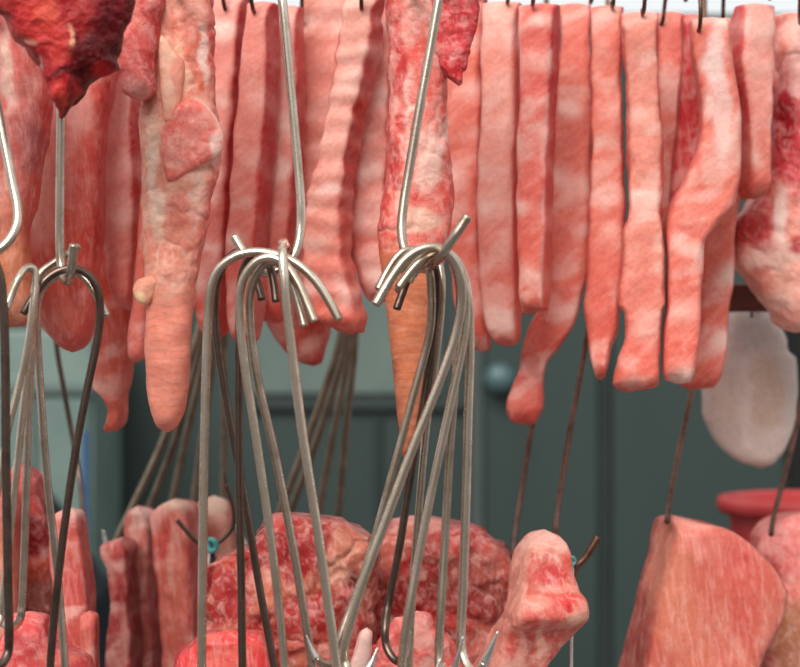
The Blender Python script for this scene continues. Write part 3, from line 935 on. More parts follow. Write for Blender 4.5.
hk = wire('tail_hook', wrap(at(412, 0, FR).x, FR, 0.0024) + [at(412, -28, 1.48), at(412, -8, 1.532), at(412, -4, 1.55)], 0.0024, M['steel_dark'], None, 8)
tag(hk, 'hook carrying the central hanging tail', 'hook', 'hooks carrying the near pieces')

# ------------------------------------------------------------------ front hooks
# left bundle, hung on the rod below the offal
rod('long rod coming down below the dark offal, carrying the left bundle', [(62, 40, 1.436), (61, 120, 1.436), (60, 200, 1.436), (60, 245, 1.436), (61.5, 267, 1.434), (65, 279, 1.428), (69, 280, 1.416), (71.5, 269, 1.405), (74, 244, 1.401)], 'steel')
b, t = j_end(50, 676, 1.44, 1)
s_hook('dark hook arching over the left rod, its cut tip pointing down left', [(22, 314, 1.405), (33, 296, 1.412), (46, 279, 1.42), (60, 270.5, 1.424), (74, 268.5, 1.428), (88, 275, 1.43), (97, 288, 1.432), (100, 306, 1.434), (98, 335, 1.436), (85, 400, 1.438), (73, 467, 1.44), (58, 580, 1.44)] + b, GA, 'steel_dark', tip=t, base=1.422)
b, t = j_end(66, 678, 1.452, 1)
s_hook('hook behind the dark arch, its short tip poking out right of it', [(107, 317, 1.435), (100, 302, 1.436), (90, 284, 1.44), (78, 273, 1.444), (64, 273.5, 1.446), (46, 284, 1.452), (38, 300, 1.456), (37, 330, 1.458), (41, 400, 1.458), (46, 467, 1.458), (58, 580, 1.455)] + b, GA, 'steel', tip=t, base=1.447)
b, t = j_end(22, 606, 1.43, -1, 12, 0.05)
s_hook('hook in the left bundle whose long tip crosses behind the rod to upper right', [(80, 246, 1.452), (68, 254, 1.450), (54, 263, 1.446), (42, 272, 1.442), (36, 284, 1.44), (34, 300, 1.44), (32, 340, 1.438), (29, 400, 1.436), (27, 467, 1.434), (24, 560, 1.432)] + b, GA, 'steel', tip=t)
b, t = j_end(2, 605, 1.418, -1, 14)
s_hook('pinkish hook in the left bundle slanting down left past the dark edge hook', [(11, 297, 1.41), (17, 281, 1.414), (24, 270, 1.418), (31, 267, 1.422), (36, 275, 1.424), (35, 295, 1.424), (31, 335, 1.423), (24, 400, 1.422), (17, 467, 1.421), (9, 550, 1.42)] + b, GA, 'steel_pale', tip=t, rad=0.0028)
b, t = j_end(-12, 560, 1.40, -1, 14)
s_hook('hook at the outer left of the left bundle with the lowest cut tip', [(6.5, 309, 1.398), (12, 294, 1.402), (19, 278, 1.406), (27, 268.5, 1.412), (34, 269, 1.414), (36.5, 285, 1.414), (33, 310, 1.412), (28, 345, 1.410), (18, 390, 1.408), (9, 425, 1.406), (-4, 500, 1.402)] + b, GA, 'steel_pale', tip=t, rad=0.0028)
rod('light rod at the left frame edge bending in a wide curve to the left', [(-22, 30, 1.42), (-6, 90, 1.41), (4, 140, 1.405), (13, 185, 1.40), (17.5, 208, 1.396), (17, 224, 1.392), (10, 239, 1.388), (-2, 250, 1.385), (-18, 254, 1.385), (-30, 245, 1.387)], 'steel_pale')
b, t = j_end(9, 640, 1.376, -1, 15)
s_hook('dark nearest hook running straight down at the left frame edge', [(-34, 290, 1.37), (-29, 268, 1.374), (-20, 252, 1.377), (-9, 256, 1.378), (-1, 272, 1.378), (3, 300, 1.378), (5, 350, 1.378), (6, 467, 1.377), (8, 580, 1.376)] + b, GA, 'steel_dark', 0.0034, tip=t)

# middle bundle
rod('long pale rod from the top down to the middle bundle', [(280, -20, 1.452), (283.5, 10, 1.45), (291, 90, 1.448), (298, 165, 1.446), (301, 205, 1.444), (300.5, 228, 1.443), (297, 248, 1.44), (288, 264, 1.437), (275, 272, 1.437), (262, 271, 1.44), (251, 262, 1.444), (243, 251, 1.447), (234, 236, 1.45)], 'steel_pale')
b, t = j_end(202, 676, 1.42, 1)
s_hook('hook with the widest arch, leftmost of the middle bundle', [(339.5, 320.5, 1.43), (329, 301, 1.43), (318, 284, 1.432), (305, 270, 1.434), (292, 261, 1.432), (276, 255, 1.428), (256, 252, 1.424), (236, 256, 1.42), (219, 269, 1.417), (211, 288, 1.416), (208, 320, 1.416), (205, 420, 1.418), (203, 530, 1.42)] + b, GB, 'steel_pale', 0.0035, tip=t, base=1.414)
b, t = j_end(286, 680, 1.405, 1)
s_hook('second hook from the left arching at the front of the middle bundle', [(314.5, 322, 1.425), (307, 303, 1.425), (298, 283, 1.425), (287, 267, 1.424), (274, 258, 1.42), (261, 259, 1.412), (249, 269, 1.405), (241.5, 285, 1.40), (239.5, 310, 1.398), (244, 360, 1.398), (258, 450, 1.40), (275, 570, 1.404)] + b, GB, 'steel_pale', 0.0033, tip=t, base=1.398)
b, t = j_end(314, 682, 1.412, 1)
s_hook('hook with grey shank just right of the second in the middle bundle', [(304.5, 327, 1.44), (300, 310, 1.439), (293, 288, 1.437), (285, 271, 1.434), (277, 262, 1.43), (268, 262, 1.42), (258, 272, 1.412), (251, 290, 1.408), (250, 318, 1.406), (256, 370, 1.406), (276, 460, 1.408), (297, 570, 1.41)] + b, GB, 'steel', 0.0033, tip=t, base=1.406)
b, t = j_end(339, 685, 1.385, 1)
s_hook('nearest hook of the middle bundle, rising end-on to a knob and slanting right', [(298, 302, 1.466), (295, 282, 1.465), (290, 262, 1.458), (286, 248, 1.442), (284, 243.5, 1.425), (282.5, 244, 1.406), (282.5, 253, 1.392), (284, 275, 1.387), (289, 325, 1.386), (302, 430, 1.386), (319, 540, 1.386)] + b, GB, 'steel_pale', 0.0036, tip=t)
b, t = j_end(243, 682, 1.45, 1)
s_hook('dark hook hanging straight down at the back of the middle bundle', [(276, 302, 1.466), (274, 285, 1.462), (270, 268, 1.455), (262, 257, 1.448), (252, 256, 1.45), (244, 268, 1.452), (240, 290, 1.452), (239, 340, 1.452), (239, 467, 1.452), (241, 570, 1.451)] + b, GB, 'steel_dark', tip=t, base=1.424)
b, t = j_end(277, 684, 1.462, 1)
s_hook('dark slanting hook behind the widest arch of the middle bundle', [(262, 300, 1.46), (258, 284, 1.458), (251, 266, 1.452), (243, 252, 1.45), (233, 254, 1.456), (222, 268, 1.462), (216, 290, 1.466), (216, 330, 1.468), (228, 410, 1.468), (243, 490, 1.466), (260, 590, 1.464)] + b, GB, 'steel_dark', tip=t, base=1.464)

# right bundle
rod('long rod in front of the central tail, ending in a cut tip at upper right', [(442, -20, 1.462), (438, 4, 1.46), (430, 50, 1.458), (421, 100, 1.456), (410, 165, 1.454), (403.5, 205, 1.452), (401.5, 228, 1.45), (403.5, 246, 1.447), (410, 260, 1.44), (420, 267, 1.426), (430, 267, 1.406), (440, 257, 1.388), (452, 240, 1.378), (468, 216, 1.374)], 'steel')
b, t = j_end(340, 640, 1.44, -1, 14)
s_hook('hook crossing lowest left of the right bundle, behind its neighbours', [(378, 290, 1.43), (386, 274, 1.432), (394, 261, 1.434), (403, 252, 1.436), (412, 250, 1.44), (421, 255, 1.446), (428, 268, 1.45), (431, 290, 1.452), (430, 330, 1.452), (412, 400, 1.45), (394, 467, 1.447), (365, 570, 1.443)] + b, GC, 'steel', tip=t, base=1.424)
b, t = j_end(344, 652, 1.40, 1, 14)
s_hook('pale hook slanting furthest left across the front of the right bundle', [(375.5, 305, 1.418), (384, 290, 1.42), (394, 274, 1.42), (406, 259, 1.42), (420, 250, 1.418), (436, 248, 1.412), (450, 256, 1.406), (459, 272, 1.402), (462, 295, 1.40), (457, 330, 1.398), (440, 380, 1.397), (412, 450, 1.397), (384, 525, 1.398), (357, 600, 1.399)] + b, GC, 'steel_pale', 0.0036, tip=t, base=1.392)
s_hook('dark hook of the right bundle with its lower bend showing above the frame edge', [(396.5, 309.5, 1.438), (402, 294, 1.438), (409, 276, 1.438), (418, 260, 1.44), (428, 256, 1.444), (435, 268, 1.448), (437, 290, 1.45), (434, 330, 1.45), (424, 400, 1.448), (410, 480, 1.445), (399, 550, 1.44), (388, 605, 1.438), (385, 630, 1.436), (386, 645, 1.434), (391, 656, 1.43), (398, 662, 1.425), (404, 656, 1.42)], GC, 'steel_dark', tip=[(408, 645, 1.417), (411, 632, 1.415)], base=1.432)
b, t = j_end(402, 664, 1.41, 1, 16)
s_hook('pale straight hook slanting through the centre of the right bundle', [(398, 288, 1.408), (406, 277, 1.408), (417, 264, 1.408), (430, 254, 1.41), (443, 254, 1.412), (455, 264, 1.412), (463, 282, 1.41), (466, 305, 1.408), (464, 335, 1.406), (450, 405, 1.405), (436, 470, 1.406), (418, 560, 1.408), (408, 615, 1.409)] + b, GC, 'steel_pale', 0.0034, tip=t, base=1.400)
b, t = j_end(409, 668, 1.435, 1, 15)
s_hook('hook with greenish shank hidden partly behind the pale straight hook', [(397, 291, 1.425), (408, 280, 1.424), (420, 267, 1.424), (431, 258, 1.428), (439, 264, 1.434), (442, 282, 1.438), (441, 310, 1.44), (434, 370, 1.44), (426, 430, 1.44), (418, 520, 1.439), (412, 600, 1.437)] + b, GC, 'steel', tip=t, base=1.440)
s_hook('hook second from the right edge of the right bundle, dark towards its foot', [(395, 272, 1.40), (403, 267, 1.40), (415, 258, 1.402), (430, 250, 1.408), (444, 252, 1.416), (454, 264, 1.424), (459, 284, 1.428), (460, 310, 1.43), (456, 370, 1.43), (450, 450, 1.429), (445, 540, 1.427), (441, 610, 1.425), (439, 655, 1.424), (440, 672, 1.42), (446, 679, 1.414), (453, 672, 1.408)], GC, 'steel', 0.0033, tip=[(457, 660, 1.404), (463, 636, 1.402)], base=1.408)
s_hook('straight pale hook at the right edge of the right bundle', [(408, 282, 1.445), (416, 268, 1.446), (428, 256, 1.45), (441, 251, 1.452), (454, 258, 1.448), (463, 274, 1.444), (468, 298, 1.442), (470, 340, 1.44), (468, 420, 1.44), (466, 500, 1.44), (463, 590, 1.439), (461, 640, 1.438), (463, 656, 1.436), (469, 668, 1.43), (478, 672, 1.424), (485, 662, 1.42)], GC, 'steel_pale', 0.0036, tip=[(491, 648, 1.417), (498, 631, 1.415)], base=1.416)

# ------------------------------------------------------------------ rear hooks
GR = 'blurred hooks behind the strips'


def rear_rod(label, px, py, d, m='steel_dark', j=-1):
    pts = wrap(at(px, 0, RR).x, RR, 0.0032) + [at(px, 60, d), at(px, py - 30, d), at(px + j * 2, py - 4, d), at(px + j * 8, py + 4, d), at(px + j * 16, py - 4, d), at(px + j * 18, py - 16, d)]
    s_hook(label, pts, GD, m, 0.0032, name='hook_rod')


rear_rod('rear rod hidden behind the strips left of the middle bundle', 222, 262, 2.06, j=1)
rear_rod('rear rod hidden behind the strips right of the middle bundle', 352, 268, 2.06)
REAR = [
    ('rear hook slanting furthest left below the left hanging tail', [(250, 290), (240, 262), (225, 258), (212, 280), (196, 340), (163, 440), (130, 512)], 2.05, 1),
    ('rear hook second from left below the left hanging tail', [(252, 292), (240, 264), (228, 259), (214, 284), (200, 345), (175, 440), (150, 506)], 2.07, -1),
    ('rear hook third from left, seen between the left tail and middle hooks', [(254, 294), (243, 264), (230, 260), (217, 285), (207, 345), (188, 430), (170, 510)], 2.085, -1),
    ('rear hook closest behind the widest arch of the middle bundle', [(256, 296), (246, 268), (232, 262), (222, 286), (215, 345), (203, 430), (192, 515)], 2.10, 1),
    ('rear hook hanging nearly upright behind the dark straight hook', [(250, 294), (246, 270), (236, 262), (226, 286), (224, 345), (224, 430), (223, 520)], 2.115, 1),
    ('rear hook slanting left under the lobed cut', [(320, 300), (328, 274), (338, 264), (347, 282), (341, 335), (314, 420), (284, 500)], 2.05, -1),
    ('rear hook crossing just right of the one under the lobed cut', [(322, 304), (332, 274), (341, 264), (350, 284), (346, 340), (320, 430), (287, 520)], 2.07, -1),
    ('rear hook third of the group right of the middle bundle', [(326, 306), (336, 276), (344, 266), (352, 284), (350, 340), (334, 430), (318, 515)], 2.09, -1),
    ('rear hook nearest the central tail, hanging nearly upright', [(330, 306), (340, 276), (347, 266), (355, 284), (355, 340), (346, 430), (338, 520)], 2.105, 1),
]
for lb, pts, d, s in REAR:
    x, y = pts[-1]
    dx = (pts[-1][0] - pts[-2][0]) / max(1, pts[-1][1] - pts[-2][1])
    full = pts + [(x + dx * 30, y + 30), (x + dx * 40 + s * 4, y + 46), (x + dx * 40 + s * 14, y + 54), (x + dx * 40 + s * 24, y + 46)]
    s_hook(lb, [(a_, b_, d) for a_, b_ in full], GR, 'steel_rear', 0.0042, name='meat_hook', tip=[(x + dx * 40 + s * 29, y + 36, d), (x + dx * 40 + s * 32, y + 24, d)])
pyt = py_of(rail_z, RR)


def long_hook(label, pts, m='steel_brown', rad=0.0027, end=()):
    px = pts[0][0]
    top = wrap(at(px, 0, RR).x, RR, rad)
    return s_hook(label, top + list(pts) + list(end), GR, m, rad, name='long_hook')


long_hook('thin dark rear hook behind the left bundle, below the two-tone cut', [(52, 200, 1.95), (56, 340, 1.95), (64, 390, 1.95), (73, 440, 1.95), (80, 480, 1.94), (82, 520, 1.90), (76, 528, 1.84), (72, 522, 1.80)], 'steel_dark')
long_hook('brown hook below the curled tail, running into the rib slab', [(545, 330, 1.90), (532, 425, 1.88), (520, 500, 1.82), (514, 540, 1.76), (514, 560, 1.72)])
long_hook('brown hook passing left of the even pink strip into the pale-skinned chunk', [(606, 200, 1.88), (588, 330, 1.86), (572, 420, 1.80), (559, 500, 1.70), (556, 528, 1.645), (557, 545, 1.62)])
long_hook('brown hook below the folded strip, running into the big smooth chunk', [(702, 330, 1.90), (692, 390, 1.88), (678, 455, 1.84), (669, 505, 1.79), (667, 522, 1.76)])
long_hook('brown hook right of the white slab, running into the corner chunk', [(812, 340, 1.97), (799, 415, 1.955), (785, 475, 1.91), (774, 515, 1.865), (771, 535, 1.84)])

# ------------------------------------------------------------------ white slab of fat
o = meat('fat_slab', [(303, 730, 766), (310, 728, 770), (322, 726, 778), (340, 721, 787), (350, 716, 788), (358, 711, 796), (385, 702, 799), (410, 702, 797), (430, 709, 792), (450, 722, 785), (460, 736, 778), (468, 752, 771)], 2.0, 0.04, M['fat'], p=2.2, amp=0.0022, freq=20, K=80, seed=20, front=(226, 210, 200), side=(214, 196, 186), streak=0.2, fatc=(240, 232, 226), bands=(),
         spots=[(752, 330, 24, 22, (214, 206, 202), .8), (765, 395, 26, 40, (216, 190, 168), .85), (745, 400, 6, 44, (238, 224, 214), .7), (725, 390, 18, 40, (228, 208, 194), .6), (758, 308, 3, 6, (150, 130, 124), .6)])
tag(o, 'white slab of pork fat hanging below the wooden board on the right', 'fat')
hk = wire('fat_hook', [at(752, 318, 1.958), at(751, 290, 1.956), at(751, 281, 1.945), at(751, 280.5, 1.93), at(751, 286, 1.914)], 0.0018, M['steel_dark'], None, 8)
hk = tag(hk, 'small hook clipped over the wooden board, holding the white slab of fat', 'hook')

# ------------------------------------------------------------------ lower cuts
LG = 'lower cuts of pork on the counter'


def cut(label, name, keys, d, depth, mat='raw', **kw):
    sid[0] += 1
    kw.setdefault('bands', ())
    tone = kw.pop('tone', (0.96, 0.93, 0.92))
    mul = lambda c: tuple(a * b for a, b in zip(c, tone))
    for q_ in ('front', 'side', 'left', 'fatc'):
        if q_ in kw:
            kw[q_] = mul(kw[q_])
    kw['spots'] = [(a, b, c, e, mul(f), g) for a, b, c, e, f, g in kw.get('spots', ())]
    o = meat(name, keys, d, depth, M[mat], seed=sid[0], to_counter=True, **kw)
    tag(o, label, 'pork', LG)
    return o


cut('pale skinned chunk at the lower left frame edge', 'pork_chunk', [(478, -40, 4), (486, -42, 14), (500, -44, 19), (560, -46, 20), (620, -46, 22), (690, -46, 24)], 1.72, 0.05, 'lean', p=3, tone=(0.9, 0.86, 0.84), front=(228, 150, 126), side=(206, 84, 76), streak=.3, spots=[(10, 500, 14, 18, (240, 150, 140), .7), (4, 570, 16, 50, (226, 146, 110), .6)])
cut('wrinkled red chunk behind the left bundle, brownish towards its foot', 'pork_chunk', [(462, 18, 28), (470, 12, 36), (488, 10, 42), (512, 12, 50), (535, 14, 56), (580, 18, 57), (690, 18, 58)], 1.80, 0.06, 'raw', amp=0.006, freq=30, tone=(0.9, 0.86, 0.84), front=(206, 70, 66), side=(170, 44, 44), streak=.4, spots=[(38, 570, 24, 14, (232, 92, 60), .8), (36, 610, 24, 36, (150, 74, 54), .85), (30, 490, 12, 20, (224, 104, 98), .7), (30, 535, 16, 18, (160, 36, 40), .7)])
cut('slim pink piece with a pale top, right of the left bundle', 'pork_slice', [(508, 64, 78), (514, 56, 82), (535, 52, 85), (570, 54, 90), (605, 56, 92), (690, 56, 93)], 1.70, 0.05, 'lean', p=6, end=(.15,.3), tone=(0.9, 0.86, 0.84), front=(222, 104, 96), side=(196, 70, 66), streak=.4, spots=[(70, 512, 14, 10, (248, 204, 188), .8), (62, 545, 8, 25, (240, 120, 112), .6)])
cut('short pink slice beside the slim piece, lowest in its pair', 'pork_slice', [(611, 84, 96), (616, 80, 98), (690, 80, 100)], 1.655, 0.03, 'lean', tone=(0.9, 0.86, 0.84), front=(228, 120, 108), side=(200, 80, 72), streak=.3)
cut('bright coral veined cut in the lower left corner', 'pork_chunk', [(612, 16, 46), (618, 9, 49), (632, 5, 52), (643, -4, 60), (652, -16, 80), (662, -24, 90), (700, -30, 98)], 1.52, 0.06, 'raw', amp=0.003, front=(234, 92, 92), side=(206, 64, 64), streak=.25, fatc=(250, 184, 150), fine=1.5)
cut('red slice leftmost of the blurred rib slices', 'rib_slice', [(537, 119, 128), (545, 104, 133), (552, 105, 135), (570, 111, 136), (600, 113, 138), (640, 110, 141), (690, 108, 142)], 1.86, 0.05, 'lean', p=7, amp=.003, end=(.12,.3), yaw=10, tone=(0.9, 0.86, 0.84), front=(206, 90, 88), side=(170, 60, 60), streak=.4, spots=[(124, 590, 8, 16, (170, 40, 44), .7), (128, 545, 8, 8, (230, 140, 128), .6), (112, 560, 3, 30, (240, 170, 156), .7), (124, 640, 4, 50, (238, 160, 146), .6)])
cut('slice with a white fat top, second of the blurred rib slices', 'rib_slice', [(506, 136, 141), (510, 131, 150), (518, 127, 156), (530, 126, 157), (560, 128, 158), (600, 132, 160), (690, 134, 162)], 1.92, 0.05, 'lean', p=7, amp=.003, end=(.12,.3), yaw=8, tone=(0.9, 0.86, 0.84), front=(224, 132, 122), side=(180, 70, 68), streak=.4, spots=[(140, 518, 14, 16, (246, 212, 200), .8), (148, 560, 4, 30, (246, 200, 188), .6), (150, 590, 6, 50, (196, 76, 76), .6)])
cut('broad pink slice with pale top, third of the blurred rib slices', 'rib_slice', [(499, 172, 180), (502, 164, 188), (507, 158, 195), (520, 153, 199), (560, 156, 202), (600, 160, 204), (690, 164, 206)], 1.87, 0.055, 'lean', p=7, amp=.003, end=(.12,.3), yaw=10, tone=(0.9, 0.86, 0.84), front=(226, 122, 108), side=(196, 84, 76), streak=.35, spots=[(176, 504, 18, 11, (246, 212, 190), .85), (164, 540, 7, 26, (206, 70, 66), .7), (180, 590, 8, 60, (232, 132, 118), .6), (172, 560, 3, 46, (246, 190, 172), .7), (190, 600, 3, 60, (190, 70, 64), .6), (182, 540, 4, 40, (240, 168, 150), .6)])
cut('pale fat-topped slice at the right end of the blurred rib slices', 'rib_slice', [(496, 208, 220), (502, 198, 228), (520, 200, 234), (560, 204, 236), (690, 206, 236)], 1.95, 0.05, 'fat', tone=(0.9, 0.86, 0.84), front=(232, 172, 150), side=(206, 120, 104), streak=.3, spots=[(214, 504, 16, 10, (248, 224, 206), .8), (212, 535, 8, 12, (206, 100, 84), .7), (222, 600, 16, 40, (210, 90, 84), .7)])
cut('large marbled rib piece below the middle bundle', 'rib_piece', [(513, 274, 296), (517, 268, 330), (524, 264, 352), (534, 260, 366), (546, 248, 373), (556, 222, 374), (564, 213, 374), (600, 210, 370), (650, 206, 366), (700, 204, 366)], 1.65, 0.08, 'raw', amp=0.005, freq=24, K=150, step=2.2, p=3.6, end=(.3,.3), crease=0.0055, tone=(0.9, 0.86, 0.84), front=(196, 62, 58), side=(150, 36, 36), streak=.5, fatc=(240, 168, 138),
    spots=[(275, 520, 12, 10, (238, 100, 90), .8), (345, 545, 20, 20, (244, 168, 140), .8), (350, 575, 10, 12, (110, 24, 24), .8), (335, 570, 14, 20, (246, 190, 160), .7), (300, 545, 24, 20, (190, 60, 66), .7), (240, 590, 20, 24, (196, 70, 76), .6), (275, 590, 16, 18, (236, 140, 110), .6), (300, 610, 24, 18, (206, 60, 60), .6), (230, 565, 14, 8, (240, 120, 104), .6), (300, 640, 28, 14, (236, 130, 110), .5), (365, 600, 10, 40, (214, 130, 110), .6)])
cut('bright red slab low in front of the rib slices', 'pork_chunk', [(630, 206, 252), (633, 200, 262), (640, 196, 268), (648, 186, 271), (654, 178, 272), (664, 174, 274), (700, 172, 276)], 1.56, 0.05, 'lean', p=5, end=(.2,.3), amp=0.0032, freq=34, front=(230, 70, 70), side=(196, 50, 52), streak=.35, fatc=(248, 150, 130))
cut('large dark red rib slab behind the right bundle', 'rib_piece', [(516, 398, 430), (519, 390, 448), (526, 382, 470), (536, 377, 492), (548, 372, 506), (562, 368, 513), (600, 362, 512), (650, 356, 502), (700, 352, 500)], 1.76, 0.09, 'raw', amp=0.004, freq=26, K=150, step=2.2, p=3.6, end=(.3,.3), crease=0.005, tone=(0.9, 0.86, 0.84), front=(182, 62, 56), side=(146, 36, 36), streak=.45, fatc=(232, 150, 128),
    spots=[(415, 522, 34, 10, (240, 160, 148), .8), (465, 540, 36, 14, (226, 88, 82), .7), (440, 580, 26, 30, (150, 58, 52), .6), (480, 595, 28, 26, (170, 70, 64), .6), (385, 560, 14, 26, (236, 134, 120), .6), (475, 640, 26, 20, (220, 110, 96), .6), (420, 612, 30, 10, (200, 40, 44), .5), (450, 620, 30, 10, (206, 50, 40), .5), (502, 570, 8, 20, (236, 116, 100), .6)])
o = cut('bright pink scraggy piece at the feet of the right bundle', 'pork_chunk', [(611, 411, 423), (615, 402, 428), (622, 394, 434), (632, 387, 445), (643, 376, 455), (654, 364, 462), (668, 354, 474), (700, 350, 484)], 1.545, 0.05, 'raw', amp=0.005, freq=50, K=110, step=2, front=(240, 120, 112), side=(216, 76, 72), streak=.5, fatc=(252, 206, 190), spots=[(420, 630, 16, 14, (250, 186, 172), .7), (450, 655, 14, 16, (226, 74, 72), .7), (385, 655, 20, 14, (236, 96, 90), .6)])
meat('fat_edge', [(628, 362, 371), (634, 359, 373), (650, 354, 372), (670, 348, 368), (740, 344, 366)], 1.515, 0.018, M['fat'], o, p=2.3, seed=44, front=(240, 196, 184), side=(230, 170, 160), streak=.2)
cut('pale-skinned cut chunk hung right of the right bundle, raw pink face forward', 'pork_chunk', [(532, 542, 551, .016), (537, 530, 560, .010), (545, 521, 566, .004), (556, 514, 570, 0), (572, 510, 572, -.003), (588, 509, 576, -.008), (598, 507, 583, -.016), (607, 504, 585, -.019), (616, 501, 583, -.014), (625, 496, 578, -.002), (635, 491, 571, .006), (648, 485, 560, .009), (662, 479, 550, .010), (700, 464, 536, .010)], 1.60, 0.06, 'raw', p=5, yaw=-12, amp=0.0016, freq=34, K=130, step=1.8, crease=0.0012, end=(.25,.3), front=(222, 104, 90), side=(222, 112, 98), left=(238, 158, 140), streak=.4, fatc=(252, 206, 186),
    spots=[(545, 542, 24, 13, (250, 190, 172), .9), (516, 590, 8, 50, (240, 162, 142), .9), (500, 634, 9, 40, (242, 164, 144), .9), (549, 573, 19, 13, (228, 84, 84), .9), (562, 599, 17, 9, (232, 76, 72), .85), (567, 605, 4, 5, (200, 24, 40), .8), (535, 600, 20, 7, (250, 172, 152), .7), (540, 645, 4, 30, (250, 186, 164), .8), (523, 650, 5, 34, (248, 180, 160), .7), (530, 640, 5, 28, (196, 80, 70), .7), (553, 640, 6, 20, (206, 92, 80), .6), (574, 614, 12, 5, (244, 180, 142), .7), (556, 588, 26, 4, (250, 176, 156), .6)])
cut('big smooth chunk with pale skin at lower right, in front of the red bucket', 'pork_chunk', [(515, 667, 676), (519, 662, 688), (525, 660, 714), (535, 657, 739), (547, 654, 753), (560, 651, 764), (575, 647, 775), (590, 643, 781), (610, 639, 779), (632, 633, 768), (650, 629, 757), (700, 618, 745)], 1.80, 0.1, 'lean', p=8, yaw=-7, end=(.15,.3), amp=0.0022, freq=16, K=130, front=(214, 112, 96), side=(190, 76, 70), left=(176, 82, 72), streak=.22, fatc=(236, 164, 142), grain=(60, 60, 10),
    spots=[(672, 585, 24, 70, (222, 140, 114), .75), (690, 640, 24, 60, (222, 132, 108), .6), (735, 560, 26, 24, (222, 104, 98), .65), (745, 605, 24, 36, (210, 96, 84), .6), (700, 545, 24, 16, (232, 140, 128), .6), (686, 556, 8, 8, (206, 120, 94), .6), (769, 612, 9, 18, (216, 130, 110), .7), (742, 556, 5, 6, (200, 60, 70), .6), (710, 524, 40, 5, (244, 172, 150), .6)])
cut('chunk in the lower right corner with pale pink upper face and tan foot', 'pork_chunk', [(511, 788, 850), (517, 774, 850), (527, 762, 850), (538, 754, 850), (548, 752, 850), (560, 760, 850), (580, 768, 850), (640, 762, 850), (700, 756, 850)], 1.93, 0.08, 'raw', p=5, yaw=0, end=(.2,.3), amp=0.0025, K=90, front=(236, 130, 124), side=(196, 76, 68), streak=.3, spots=[(785, 540, 30, 24, (240, 146, 140), .8), (770, 575, 14, 14, (196, 66, 60), .8), (790, 640, 30, 50, (184, 124, 88), .9), (798, 580, 10, 16, (236, 130, 120), .7), (757, 540, 4, 5, (200, 40, 56), .8)])

# hook with teal knot and string beside the pale-skinned chunk
hk = s_hook('short brown hook with cut tip and knotted string beside the pale-skinned chunk', [(598, 537, 1.640), (592, 547, 1.640), (584, 559, 1.640), (577, 566, 1.640), (573, 576, 1.640), (571, 590, 1.640), (566, 604, 1.634), (556, 606, 1.632)], GR, 'steel_brown', 0.0034, name='tied_hook')
wire('string', [at(571.5, 563, 1.632), at(572.5, 572, 1.632), at(572, 600, 1.634), at(571.5, 640, 1.638), at(571, 690, 1.638), at(570.5, 730, 1.638)], 0.0014, m_string, hk, 8, sides=8)
wire('knot', [at(569, 559, 1.631), at(572, 557, 1.628), at(575, 561, 1.631), at(572, 565, 1.629), at(569, 562, 1.633), at(573, 560, 1.636)], 0.0015, m_teal, hk, 8, sides=8)
# two-pronged hook over the blurred rib slices
hk = s_hook('dark double-pronged hook tied with teal cord over the blurred rib slices', [(177, 520, 1.80), (184, 528, 1.80), (193, 538, 1.80), (201, 544, 1.80), (209, 546, 1.80), (217, 543, 1.80), (226, 536, 1.80), (233, 526, 1.80), (234, 512, 1.80), (231, 498, 1.80), (226, 484, 1.80)], GR, 'steel_dark', 0.0022, name='double_hook')
wire('tie_cord', [at(208, 540, 1.795), at(214, 541, 1.792), at(216, 548, 1.794), at(211, 551, 1.792), at(208, 546, 1.796), at(213, 543, 1.80)], 0.0028, m_teal, hk, 8, sides=8)
wire('wrapped_stem', [at(211, 550, 1.80), at(213, 566, 1.80), at(212, 590, 1.80), at(210, 630, 1.80), at(209, 700, 1.80)], 0.0040, m_dpl, hk, 8, sides=12, taper=[(0, .7), (.3, 1), (1, .9)])
wire('string', [at(209, 552, 1.795), at(208.5, 560, 1.794), at(209, 572, 1.795), at(210, 582, 1.796)], 0.0016, m_string, hk, 8, sides=8)
hz = wire('hanging_wire', [at(226, 484, 1.803), at(224, 470, 1.803)], 0.001, M['steel_dark'], hk, 3)

# ------------------------------------------------------------------ red bucket on a stool
bd = 2.45
cc = at(807, 502, bd)
bk = empty('plastic_bucket', (cc.x, bd, cc.z - 0.23))
tag(bk, 'red plastic bucket with a broad rim behind the lower right chunks', 'bucket')


def lathe(name, prof, c, m, parent, n=56):
    V, F = [], []
    for r, z in prof:
        for q in range(n):
            a = 2 * PI * q / n
            V.append((c[0] + r * math.cos(a), c[1] + r * math.sin(a), z))
    for i in range(len(prof) - 1):
        for q in range(n):
            q2 = (q + 1) % n
            F.append((i * n + q, i * n + q2, (i + 1) * n + q2, (i + 1) * n + q))
    return link(name, V, F, m, parent)


rt = cc.z + 0.006
r0 = 0.116
lathe('bucket_body', [(0.0, rt - 0.236), (0.078, rt - 0.236), (0.082, rt - 0.23), (0.100, rt - 0.02), (0.101, rt - 0.004), (0.096, rt - 0.004), (0.078, rt - 0.222), (0.0, rt - 0.224)], (cc.x, bd), m_bucket, bk)
lathe('rim', [(0.1005, rt - 0.018), (0.112, rt - 0.020), (r0 - 0.001, rt - 0.014), (r0, rt - 0.006), (r0 - 0.003, rt), (0.104, rt + 0.001), (0.0975, rt - 0.002), (0.0975, rt - 0.012)], (cc.x, bd), m_bucket, bk)
st = empty('wooden_stool', (cc.x, bd, 0))
tag(st, 'wooden stool standing under the red bucket', 'stool')
zt = rt - 0.237
box('seat', (cc.x - 0.15, bd - 0.15, zt - 0.03), (cc.x + 0.15, bd + 0.15, zt), m_wood, st, 0.004)
for sx in (-1, 1):
    for sy in (-1, 1):
        box('leg', (cc.x + sx * 0.12 - 0.018, bd + sy * 0.12 - 0.018, 0), (cc.x + sx * 0.12 + 0.018, bd + sy * 0.12 + 0.018, zt - 0.03), m_wood, st, 0.003)

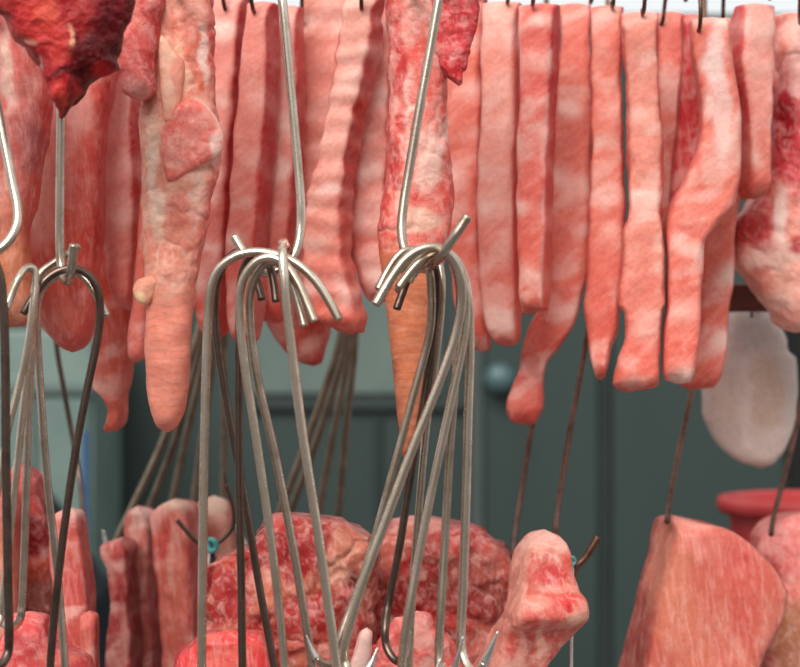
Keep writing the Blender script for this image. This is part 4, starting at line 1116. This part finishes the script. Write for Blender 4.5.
build_hooks()

# =================================================================== LIGHT, SKY, CAMERA
w = bpy.data.worlds.new('sky')
bpy.context.scene.world = w
w.use_nodes = True
nt = w.node_tree
nt.nodes.clear()
wo = nt.nodes.new('ShaderNodeOutputWorld')
bg = nt.nodes.new('ShaderNodeBackground')
tc = nt.nodes.new('ShaderNodeTexCoord')
sx = nt.nodes.new('ShaderNodeSeparateXYZ')
nt.links.new(tc.outputs['Generated'], sx.inputs[0])
# open sky above and beyond the stall, the darker street front behind the viewer
my = node(nt, 'ShaderNodeMath', operation='MULTIPLY_ADD')
nt.links.new(sx.outputs['Y'], my.inputs[0])
my.inputs[1].default_value = 0.34
nt.links.new(sx.outputs['Z'], my.inputs[2])
mm = node(nt, 'ShaderNodeMapRange')
nt.links.new(my.outputs[0], mm.inputs[0])
mm.inputs[1].default_value = -1.0
mm.inputs[2].default_value = 1.0
rp = ramp(nt, mm.outputs[0], [(0.30, (0.22, 0.20, 0.19, 1)), (0.46, (0.42, 0.40, 0.39, 1)), (0.60, (0.86, 0.92, 0.95, 1)), (1.0, (1.0, 1.0, 1.0, 1))])
nt.links.new(rp.outputs[0], bg.inputs['Color'])
bg.inputs['Strength'].default_value = 1.0
nt.links.new(bg.outputs[0], wo.inputs[0])

sun = bpy.data.lights.new('daylight', 'SUN')
sun.energy = 3.0
sun.angle = math.radians(35)
sun.color = (1.0, 0.97, 0.93)
so = bpy.data.objects.new('daylight', sun)
C.objects.link(so)
so.rotation_euler = Vector((0.25, 0.75, -0.62)).to_track_quat('-Z', 'Y').to_euler()

cam = bpy.data.cameras.new('camera')
co = bpy.data.objects.new('camera', cam)
C.objects.link(co)
co.location = (0, 0, CAM_Z)
co.rotation_euler = (PI / 2, 0, 0)
cam.lens = LENS
cam.sensor_width = 36
cam.sensor_fit = 'HORIZONTAL'
cam.clip_start = 0.05
cam.dof.use_dof = True
cam.dof.focus_distance = 1.52
cam.dof.aperture_fstop = 5.6
sc = bpy.context.scene
sc.camera = co
sc.view_settings.view_transform = 'Standard'
sc.view_settings.look = 'None'
sc.view_settings.gamma = 1.0
sc.view_settings.use_curve_mapping = False
sc.view_settings.exposure = 0.0
